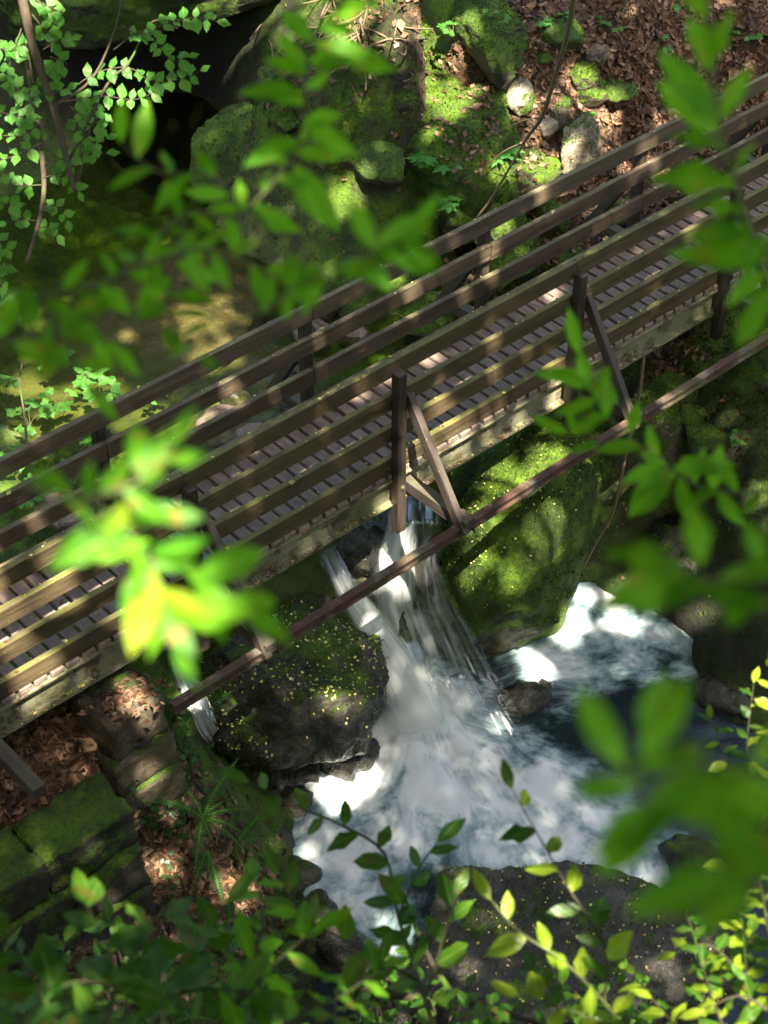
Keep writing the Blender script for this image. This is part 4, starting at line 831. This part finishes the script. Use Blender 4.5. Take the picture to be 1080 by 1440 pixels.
r = plant('undergrowth_shrub', 'shadowed dark green undergrowth along the foot of the near bank', 'shrub', 420, 1520, 8.0)
for k in range(26):
    px = rnd.uniform(-20, 620); py = rnd.uniform(1290, 1400)+max(0, px-330)*0.12; d = rnd.uniform(7.0, 9.0)
    spray(r, pl((px+rnd.uniform(-60, 60),1500,d-.4),(px+rnd.uniform(-30, 30),(1500+py)/2,d-.2),(px,py,d)), MD, 0.12, 0.075, 0.006, 0.002, DARKSTEM, start=0.1, face=0.4)
r = plant('undergrowth_shrub', 'shadowed dark green undergrowth around the pointed boulder', 'shrub', 850, 1520, 7.5)
for k in range(16):
    px = rnd.uniform(620, 1080); py = rnd.uniform(1360, 1430)-max(0, px-930)*0.5; d = rnd.uniform(6.6, 8.0)
    spray(r, pl((px+rnd.uniform(-60, 60),1510,d-.3),(px+rnd.uniform(-30, 30),(1500+py)/2,d-.2),(px,py,d)), MD, 0.11, 0.07, 0.006, 0.002, DARKSTEM, start=0.1, face=0.4)

# --- hazel branch, top left
r = plant('hazel_tree', 'hazel boughs with fresh round leaves hanging over the far end of the pool', 'tree', 30, -60, 12.0)
stem(r, pl((20,-60,12.0),(45,60,12.0),(75,150,12.0),(95,230,12.0),(105,270,12.0)), 0.034, 0.016, BARK, 'limb', 8)
stem(r, pl((35,60,12.1),(55,190,12.1),(62,260,12.0),(55,310,11.9),(38,368,11.8)), 0.022, 0.012, BARK, 'limb', 8)
for pth in (((75,150,12.0),(130,110,12.0),(165,30,12.0),(170,-20,12.0)),((95,230,12.0),(150,120,12.0),(180,90,12.0),(215,30,12.1),(250,40,12.1)),((105,270,12.0),(140,130,12.2)),):
    stem(r, pl(*pth), 0.012, 0.004, BARK, 'twig', 5)
HZ = (((170,35,12.0),(200,50,12.0),(230,35,12.0),(270,25,12.0),(305,30,12.0)),((160,70,12.0),(195,45,12.0),(220,60,12.0),(240,85,12.0),(265,80,12.0)),((80,145,12.0),(130,105,12.0),(180,95,12.0),(215,115,12.0),(260,110,12.0),(282,100,12.0)),((80,145,12.0),(140,135,12.0),(190,140,12.0),(225,125,12.0)),((95,140,12.0),(125,145,12.0),(145,160,12.0)),
      ((45,20,12.0),(60,40,12.0),(70,60,12.0),(100,55,12.0)),((30,40,12.0),(20,70,12.0),(10,110,12.0),(30,130,12.0)),((60,70,12.0),(90,50,12.0),(75,30,12.0)),((50,0,12.0),(90,20,12.0),(60,10,12.0)),((75,170,12.0),(110,180,12.0),(130,200,12.0),(150,195,12.0)),((60,170,12.0),(30,190,12.0),(0,190,12.0)),((60,200,12.0),(30,215,12.0),(-10,230,12.0)),((62,230,12.0),(100,220,12.0),(150,215,12.0)),((60,250,12.0),(90,245,12.0),(110,270,12.0)),((58,260,12.0),(25,260,12.0),(5,240,12.0)),((55,290,12.0),(80,290,12.0),(95,310,12.0)),((50,310,11.9),(25,310,11.9),(10,315,11.9)),((48,320,11.9),(70,320,11.9),(80,330,11.9)),((-30,330,11.9),(0,340,11.9),(10,350,11.9)),((-30,360,11.9),(5,375,11.9)),((70,80,12.0),(95,90,12.0),(70,100,12.0)),((65,130,12.0),(35,140,12.0),(20,120,12.0)),((-20,60,12),(10,70,12),(35,60,12)),((40,110,12),(70,130,12),(95,125,12)),((100,150,12),(120,170,12),(140,180,12)),((-20,150,12),(10,160,12),(40,165,12)),((-20,395,11.9),(5,405,11.9),(12,420,11.9)),((-30,275,11.9),(5,285,11.9),(20,290,11.9)))
for pth in HZ: spray(r, pl(*pth), MH, 0.095, 0.075, 0.005, 0.0015, BARK, start=0.25, ang=(50, 85), pair=True, face=0.55)
HOLES_FG += [(20,70,12,0.12),(60,270,12,0.08)]

# main stems down to the bank they grow from, beside or below the picture
for r, s0, side, off, rad in zip(PLANTS, ((-60,480,3.0),(-60,600,2.5),(-60,640,2.2),(1110,420,2.7),(1110,690,4.0),(1120,850,2.0),(1130,1300,1.6),(620,1480,6.3),(900,1480,5.6),(180,1500,4.4),(1060,1500,6.2)), (-1,-1,-1,1,1,1,1,0,0,0,0), (0.9,0.8,0.7,0.8,1.1,0.6,0.4,0,0,0,0), (.008,.007,.006,.008,.008,.006,.006,.012,.010,.010,.010)):
    A = atd(*s0); e = A[:2]+RH*side*off-FH*0.15; E_ = np.array((e[0], e[1], ground_h(e[0], e[1])-0.05))
    stem(r, [A, A*0.6+E_*0.4+np.array((RH[0]*side*off*.3, RH[1]*side*off*.3, -.05)), E_], rad, rad*1.8, DARKSTEM, 'stem', 6)
A = atd(20, -60, 12.0); e = A[:2]-RH*2.4; r = next(q for q in PLANTS if q.name.startswith('hazel')); E_ = np.array((e[0], e[1], ground_h(e[0], e[1])-0.1))
stem(r, [A, A+np.array((-RH[0]*1.1, -RH[1]*1.1, 0.3)), E_+np.array((0, 0, 2.0)), E_], 0.036, 0.09, BARK, 'trunk', 10)

# --- low plants on the ground
def ground_plant(name, label, cat, px, py, z, n, meshes, leaf, spread, hgt, mat=STEM, group=None, zf=None):
    base = atz(px, py, z) if z is not None else hit_ground(px, py); r = empty(name, tuple(base)); tag(r, label, cat, group)
    for k in range(n):
        a = rnd.uniform(0, 6.283); e = base+np.array((math.cos(a)*spread*rnd.uniform(.3, 1), math.sin(a)*spread*rnd.uniform(.3, 1), hgt*rnd.uniform(.5, 1)))
        P = stem(r, [base+nrg.normal(0, .02, 3)*np.array((1, 1, 0)), (base+e)/2+np.array((0, 0, hgt*.25)), e], 0.004, 0.002, mat)
        for j in range(3):
            b_ = a+(j-1)*1.5+rnd.uniform(-.3, .3); put_leaf(r, meshes[rnd.randrange(len(meshes))], e, (math.cos(b_), math.sin(b_), rnd.uniform(-.2, .25)), (rnd.gauss(0, .25), rnd.gauss(0, .25), 1), leaf*rnd.uniform(.75, 1.15))
    return r
ground_plant('sycamore_seedling', 'sycamore seedling with bright lobed leaves growing from the big mossy boulder', 'seedling', 620, 235, 0.05, 6, MS, 0.27, 0.30, 0.22)
ground_plant('sycamore_seedling', 'sycamore seedling leaning beside the dry vine', 'seedling', 695, 225, 0.0, 5, MS, 0.27, 0.27, 0.22)
ground_plant('sycamore_seedling', 'small sycamore seedling at the foot of the big mossy boulder', 'seedling', 572, 275, -0.45, 3, MS, 0.2, 0.14, 0.15)
ground_plant('sycamore_seedling', 'sycamore seedling peeping over the far handrail', 'seedling', 648, 305, -0.35, 3, MS, 0.2, 0.15, 0.18)
ground_plant('sycamore_seedling', 'sycamore seedling on the litter near the top of the dry vine', 'seedling', 780, 48, None, 3, MS, 0.2, 0.2, 0.2)
for k, (px, py, z, n, lab) in enumerate(((75,520,-1.3,4,'bramble shoot standing in the shallows near the bent twig'),(130,540,-1.35,5,'bramble clump at the edge of the green shallows'),(85,575,-1.3,6,'bramble clump just behind the far handrail end'),(140,560,-1.3,5,'bramble shoot leaning over the far top rail'),(40,600,-1.2,5,'bramble tangle by the upright dark stick'),(235,560,-1.3,2,'small seedling behind the far top rail'),(105,650,-1.1,4,'bramble leaves under the far railing brace'),(20,660,-1.1,6,'bramble patch glimpsed through the far railing'),(50,700,-1.1,6,'leafy patch on the bank below the far railing'),(150,690,-1.2,3,'lone seedling seen between the far rails'),(15,460,-1.2,5,'bramble spray below the hanging hazel'),(10,560,-1.2,4,'pale leafy shoot at the pool margin'))):
    ground_plant('bramble', lab, 'bramble', px, py, z, n, MH, 0.13, 0.22, 0.16, group='brambles on the pool margin')
for k, (px, py, z, n, lab) in enumerate(((860,40,None,4,'green seedling on the upper leaf litter'),(960,20,None,6,'leafy clump at the top of the litter slope'),(920,75,None,4,'seedling clump beside the laurel shoot'),(1050,60,None,5,'leafy clump behind the bridge end'),(640,50,1.2,4,'seedling on the dark mossy outcrop'),(1045,620,-1.4,2,'tiny bright seedling on the shadowed crag'),(830,165,None,2,'tiny seedling among the leaf litter'),(700,30,1.4,4,'seedlings along the crest of the outcrop'))):
    ground_plant('seedling', lab, 'seedling', px, py, z, n, MH, 0.10, 0.16, 0.14, group='seedlings on the bank')
# ferns
def frond_mesh(L, n=22, wmax=0.13):
    V = []; F = []
    for i in range(n):
        t = (i+0.6)/n; w_ = wmax*math.sin(math.pi*min(1, t*0.9+0.12))**0.8*(1-t*0.45); c = np.array((t*L, 0, 0.25*L*t-0.42*L*t*t)); hw = L/n*0.30
        for s in (1, -1):
            k = len(V); V += [tuple(c+(-hw, 0, 0)), tuple(c+(hw, 0, 0)), tuple(c+(hw*1.5+w_*0.25, s*w_, -w_*0.25)), tuple(c+(-hw*0.2+w_*0.2, s*w_*0.8, -w_*0.15))]; F.append((k, k+1, k+2, k+3))
    for i in range(n):
        t0, t1 = i/n, (i+1)/n; k = len(V); f = lambda t: np.array((t*L, 0, 0.25*L*t-0.42*L*t*t+0.002))
        V += [tuple(f(t0)+(0, .004, 0)), tuple(f(t1)+(0, .003, 0)), tuple(f(t1)-(0, .003, 0)), tuple(f(t0)-(0, .004, 0))]; F.append((k, k+1, k+2, k+3))
    return mesh('frond', V, F, False)
FR = [frond_mesh(0.62, 22, 0.085), frond_mesh(0.5, 18, 0.075), frond_mesh(0.72, 26, 0.09)]
for me in FR: me.materials.append(FERN)
def fern(label, px, py, z, angs, tilt=0.1, group='ferns on the near bank', fs=0.85):
    base = atz(px, py, z); r = empty('fern', tuple(base)); tag(r, label, 'fern', group)
    for a in angs:
        o = link('frond', FR[rnd.randrange(3)], None, r); o.rotation_euler = (rnd.uniform(-.5, .5), -tilt+rnd.uniform(-.45, .3), math.radians(a+rnd.uniform(-12, 12))); s = fs*rnd.uniform(.55, 1.0); o.scale = (s, s, s)
fern('bright green fern spreading over the ivy bank', 285, 1150, -1.75, (-75, -48, -25, -8, 12, 35, -105, 80, 120, -140))
fern('second fern growing lower on the ivy bank', 330, 1190, -2.3, (-70, -35, 0, 30, -110))
fern('dark fern hanging down the earthy bank face', 292, 1195, -1.95, (-120, -150, -100), -0.5)
fern('fern half hidden in the shrubs at the foot of the bank', 360, 1410, -2.3, (-60, 0, 60, 120, -120))
fern('fern below the leaf-strewn hollow', 270, 1430, -2.0, (-40, 30, 100, 170))
fern('small dark fern in the hollow under the abutment wall', 115, 1225, -1.95, (-20, -60, 30))
fern('small fern on the wet boulder beside the side cascade', 300, 990, -1.75, (-40, -10, -70), fs=0.4)
# ivy
iv = empty('ivy', tuple(atz(240, 1050, -1.6))); tag(iv, 'glossy ivy trailing down the bank between pier and fern', 'ivy')
for pth in (((205,965),(215,1010),(230,1060),(235,1120),(225,1170)),((225,980),(240,1020),(255,1060),(250,1110),(245,1170)),((250,1000),(265,1050),(270,1100)),((170,1040),(170,1090),(172,1150)),((200,1130),(180,1160),(150,1170)),((245,1170),(240,1230),(250,1290)),((230,1060),(215,1110),(205,1160))):
    pts = [hit_ground(a, c, 0.03) + np.array((0, 0, 0.02)) for a, c in pth]
    P = stem(iv, pts, 0.004, 0.002, DARKSTEM)
    for p in P:
        for _ in range(5): put_leaf(iv, MI[0], p+nrg.normal(0, 0.065, 3)*(1, 1, .5)+np.array((0, 0, .03)), (rnd.gauss(0, 1), rnd.gauss(0, 1), rnd.gauss(-.2, .3)), (rnd.gauss(-.3, .35), rnd.gauss(-.4, .35), 1), rnd.uniform(.06, .10))
# vine, roots, sticks
def stick(name, label, cat, pts, r0, r1, mat=TWIG, extra=()):
    P0 = np.asarray(pts[0]); r = empty(name, tuple(P0)); tag(r, label, cat); stem(r, pts, r0, r1, mat, 'stem', 7)
    for e in extra: stem(r, e[0], e[1], e[1]*0.4, mat, 'twig', 5)
vz = lambda *p: [atz(*q) for q in p]
stick('dry_vine', 'long dry vine dangling over the leafy slope to the far handrail', 'vine', vz((808,-20,3.2),(800,40,2.6),(780,110,1.8),(762,165,1.2),(740,195,0.7),(720,230,0.35),(690,280,-0.1),(655,325,-0.4)), 0.028, 0.010, TWIG,
      [(vz((762,165,1.2),(735,170,0.9),(700,185,0.6),(670,200,0.35)), 0.008), (vz((742,190,0.7),(748,205,0.5),(742,218,0.4)), 0.01), (vz((735,200,0.6),(705,215,0.4),(675,240,0.1)), 0.008)])
stick('dead_stick', 'pale dead stick dangling beside the mossy boulder down to the pool', 'stick', vz((905,500,-0.5),(898,560,-0.9),(880,640,-1.5),(862,720,-2.1),(840,760,-2.6),(820,800,-3.0)), 0.022, 0.010, TWIG, [(vz((870,700,-2.0),(885,683,-1.9),(905,682,-1.8)), 0.006), (vz((850,700,-2.0),(830,705,-2.1),(818,706,-2.1)), 0.004)])
stick('dark_twig', 'upright dark twig by the brambles behind the far railing', 'twig', [atz(38,650,-1.2), atz(35,590,-0.8), atz(28,540,-0.55), atz(32,505,-0.4)], 0.014, 0.006, BARK, [(vz((28,540,-.55),(20,530,-.5),(12,545,-.5)), 0.005)])
tw = 0
for k in range(60):
    a = hit_ground(rnd.gauss(490, 55), rnd.gauss(62, 32), 0.02); an = rnd.gauss(0.9, 0.9); L = rnd.uniform(.2, .75); dv = np.array((math.cos(an), math.sin(an), 0))*L/2
    zz = a[2]+0.06*rnd.random(); pts = [np.array((q[0], q[1], max(zz+rnd.gauss(0, .05), min(ground_h(q[0], q[1])+0.02, zz+.12)))) for q in (a-dv, a+nrg.normal(0, .05, 3), a+dv)]
    r = empty('fallen_twig', tuple(pts[0])); tag(r, 'dry bare twig in the tangled heap on the mossy slope', 'twig', 'twigs in the heap on the mossy slope'); stem(r, pts, rnd.uniform(.008, .022), 0.005, TWIG, 'twig', 5, 3)

# ------------------------------------------------------------------ unseen trees with crowns shaped to shade and dapple the gorge
HOLES = []      # (plane x, plane y, radius): openings cut in the crowns so sun lands on chosen spots
def hole(P, r):
    q = np.asarray(P, float); q = q - SUN*(q[2]/SUN[2]); HOLES.append((q[0], q[1], r))
def hz(px, py, z, r): hole(atz(px, py, z), r)
def hd(px, py, d, r): hole(atd(px, py, d), r)
for a in ((760,232,0.05,0.30),(795,215,0.15,0.24),(733,140,0.5,0.2),(845,68,1.25,0.22),(880,100,0.9,0.2),(640,150,0.35,0.26),(700,250,-0.1,0.14),(620,180,0.2,0.2),(480,300,-0.6,0.25),(560,70,1.1,0.34),(480,60,1.0,0.42),(520,20,1.5,0.4),(640,10,1.6,0.35),(590,115,0.6,0.25),(870,10,1.8,0.3),(950,170,0.5,0.15),(900,190,0.3,0.16),(800,110,0.8,0.15),(470,120,0.5,0.2),(700,330,-0.5,0.18),(650,560,-0.3,0.1),
          (290,450,-1.5,0.42),(300,500,-1.6,0.3),(120,560,-1.5,0.5),(200,590,-1.5,0.35),(60,600,-1.4,0.4),(40,540,-1.5,0.3),(20,680,-1.2,0.35),(160,640,-1.3,0.25),(270,590,-1.4,0.25),(330,560,-1.4,0.2),
          (720,670,-0.95,0.34),(770,740,-1.2,0.26),(690,720,-1.0,0.2),(760,650,-0.9,0.2),(715,825,-2.2,0.15),(680,600,-0.25,0.12),
          (480,1110,-3.2,0.17),(520,1085,-3.2,0.10),(790,890,-3.3,0.20),(805,870,-3.3,0.14),(870,870,-3.3,0.17),(890,880,-3.3,0.12),(750,930,-3.3,0.15),(760,950,-3.3,0.1),(820,840,-3.3,0.12),
          (470,1015,-2.7,0.14),(205,1105,-1.6,0.11),(205,1035,-1.3,0.12),(270,970,-1.6,0.12),(240,1220,-2.0,0.10),(190,985,-0.6,0.12),(330,1250,-2.5,0.12)): hz(*a)
# patches on the timber
for P, r in (((0,-0.1,-0.30),0.20),((0.1,-0.40,0.33),0.16),((0.1,-0.22,0.62),0.13),((0.17,-0.45,-0.15),0.2),((0.55,0,0.47),0.13),((0.42,0,0.12),0.14),((0.75,0.0,-0.03),0.12),((1.25,0.0,-0.2),0.14),((1.6,0,-0.22),0.08),((1.3,0.3,0.0),0.1),
             ((2.3,-0.75,-0.15),0.1),((2.0,-0.1,0.3),0.12),((2.05,-0.1,-0.1),0.1),((-2.15,-0.75,-0.2),0.08),((-0.5,-0.73,-0.22),0.07),((0.9,-0.73,-0.22),0.08),((2.9,-0.73,-0.22),0.1),((0.5,1.1,-0.02),0.1),((0.85,1.1,0.02),0.07)): hole(P, r)
for (px, py, y, r) in ((325,540,1.1,0.06),(580,410,1.1,0.06),(655,415,1.1,0.05),(600,330,1.1,0.05),(25,860,0.0,0.12),(90,835,0.0,0.12),(80,790,0.0,0.1),(150,770,0.0,0.1),(175,870,0.0,0.12),(320,445,1.1,0.06),(50,740,1.1,0.06),(445,480,1.1,0.05),(830,330,0,0.06),(900,230,1.1,0.06)): hole(aty(px, py, y), r)
for a in HOLES_FG: hd(*a)
for _ in range(230):
    hx_, hy_ = rnd.uniform(-7, 9), rnd.uniform(-7, 11)
    if math.hypot(hx_-3.3*SUN[0]/SUN[2]-0.3, hy_-3.3*SUN[1]/SUN[2]+1.3) > 2.0: HOLES.append((hx_, hy_, 0.02+0.10*rnd.random()**2))
HOLES = np.array(HOLES)
def crown(n, rng):
    q = np.column_stack([rng.uniform(-9.5, 10.5, n), rng.uniform(-8.5, 12.5, n)]); h = rng.uniform(12.0, 14.6, n)
    edge = np.array([noise.fractal(Vector((a*0.35, c*0.35, 5.0)), 0.9, 2, 3) for a, c in q])
    keep = edge > -0.62
    wob = np.array([1+0.5*noise.noise(Vector((a*4.2, c_*4.2, 0)))+0.45*noise.noise(Vector((a*11, c_*11, 3))) for a, c_ in q])
    HR = (np.where(HOLES[None, :, 2] > 0.2, HOLES[None, :, 2]*0.86, HOLES[None, :, 2])+0.04)*wob[:, None]
    for j, (hx_, hy_, _r2) in enumerate(HOLES): keep &= np.hypot(q[:, 0]-hx_, q[:, 1]-hy_) > HR[:, j]
    q, h = q[keep], h[keep]; return np.column_stack([q, np.zeros(len(q))]) + SUN*(h/SUN[2])[:, None]
CP_ = crown(230000, nrg)
TREES = [((-11.5, -13.0), 'unseen beech behind the path, crown cut open to place sun patches'), ((-2.0, -14.5), 'unseen beech with the widest crown, cut open to place sun patches'), ((6.5, -10.5), 'unseen beech on the far shoulder, crown cut open to place sun patches')]
own = np.argmin(np.stack([np.hypot(CP_[:, 0]-t[0][0]*0.55, CP_[:, 1]-t[0][1]*0.45+1) for t in TREES]), 0)
for k, ((tx, ty), lab) in enumerate(TREES):
    z0 = ground_h(tx, ty)-0.2; C = CP_[own == k]; cen = C.mean(0)
    root = empty('shade_tree', (tx, ty, z0)); tag(root, lab, 'tree', 'unseen beeches shading the gorge')
    base = np.array((tx, ty, z0)); top = base*0.25 + (cen+np.array((0, 0, 1.5)))*0.75
    P = smooth_path([base, base+np.array((0.2, 0.3, 2.2)), (base+np.array((0, 0, 3)))*0.6+top*0.4, top], 6)
    V, F = tube([p-base for p in P], list(np.linspace(0.36, 0.08, len(P))), 12); tr = link('trunk', mesh('trunk', V, F), BARK, root)
    for j in range(9):
        s = P[int(len(P)*(0.35+0.06*j))] if int(len(P)*(0.35+0.06*j)) < len(P) else P[-1]; e = C[nrg.integers(len(C))]
        LP = smooth_path([s, (s+e)/2+np.array((0, 0, 0.5)), e], 5); V, F = tube([p-base for p in LP], list(np.linspace(0.10, 0.015, len(LP))), 6); link('limb', mesh('limb', V, F), BARK, root)
    N = nrg.normal(0, 0.6, C.shape)+SUN
    me = flakes('crown', C-base, N/np.linalg.norm(N, axis=1)[:, None], np.full(len(C), 0.17), [(0.05, 0.11, 0.015), (0.07, 0.14, 0.02)], nrg, 0, 0.5, 0.75, 0.15)
    link('crown', me, CANOPY, root)

# unseen trees added round both rims close off the low sky, so the gorge is lit from above
RIM_SHADE = [((-16, -20), 'unseen beech added to block low sky far back beyond the path'), ((-4, -24), 'unseen beech added to block low sky directly behind the widest crown'), ((9, -21), 'unseen beech added to block low sky back from the far shoulder'), ((20, -10), 'unseen beech added to block low sky downstream of the bridge end'), ((23, 5), 'unseen beech added to block low sky above the leafy slope'), ((-22, -6), 'unseen beech added to block low sky by the left bridge approach'), ((-19, 9), 'unseen beech added to block low sky upstream on the left bank'), ((-6, 22), 'unseen beech added to block low sky over the head of the pool'), ((9, 23), 'unseen beech added to block low sky above the dark crag'), ((19, 17), 'unseen beech added to block low sky at the top of the gorge')]
for k, ((tx, ty), lab) in enumerate(RIM_SHADE):
    z0 = ground_h(tx, ty)-0.2; root = empty('shade_tree', (tx, ty, z0)); tag(root, lab, 'tree', 'unseen beeches shading the gorge')
    top = np.array((rnd.uniform(-.6, .6), rnd.uniform(-.6, .6), 11.0)); P = smooth_path([(0, 0, 0), (0.1, 0.15, 3), top*0.6, top], 5)
    V, F = tube(P, list(np.linspace(0.32, 0.06, len(P))), 10); link('trunk', mesh('trunk', V, F), BARK, root)
    n = 4200; U = nrg.normal(0, 1, (n, 3)); U /= np.linalg.norm(U, axis=1)[:, None]; C = U*(nrg.random((n, 1))**0.4)*np.array((4.6, 4.6, 5.6))+np.array((0, 0, 7.0))
    C = C[np.array([noise.fractal(Vector(q*0.45)+Vector((k*7, 0, 0)), .9, 2, 2) > -0.45 for q in C])]
    for j in range(7):
        s = P[6+j]; e = C[nrg.integers(len(C))]; V, F = tube([s, (s+e)/2+np.array((0, 0, .4)), e], [0.09, 0.05, 0.015], 6); link('limb', mesh('limb', V, F), BARK, root)
    link('crown', flakes('crown', C, U[:len(C)], np.full(len(C), 0.6), [(0.05, 0.11, 0.015), (0.07, 0.14, 0.02)], nrg, 0, 0.6, 0.75, 0.15), CANOPY, root)
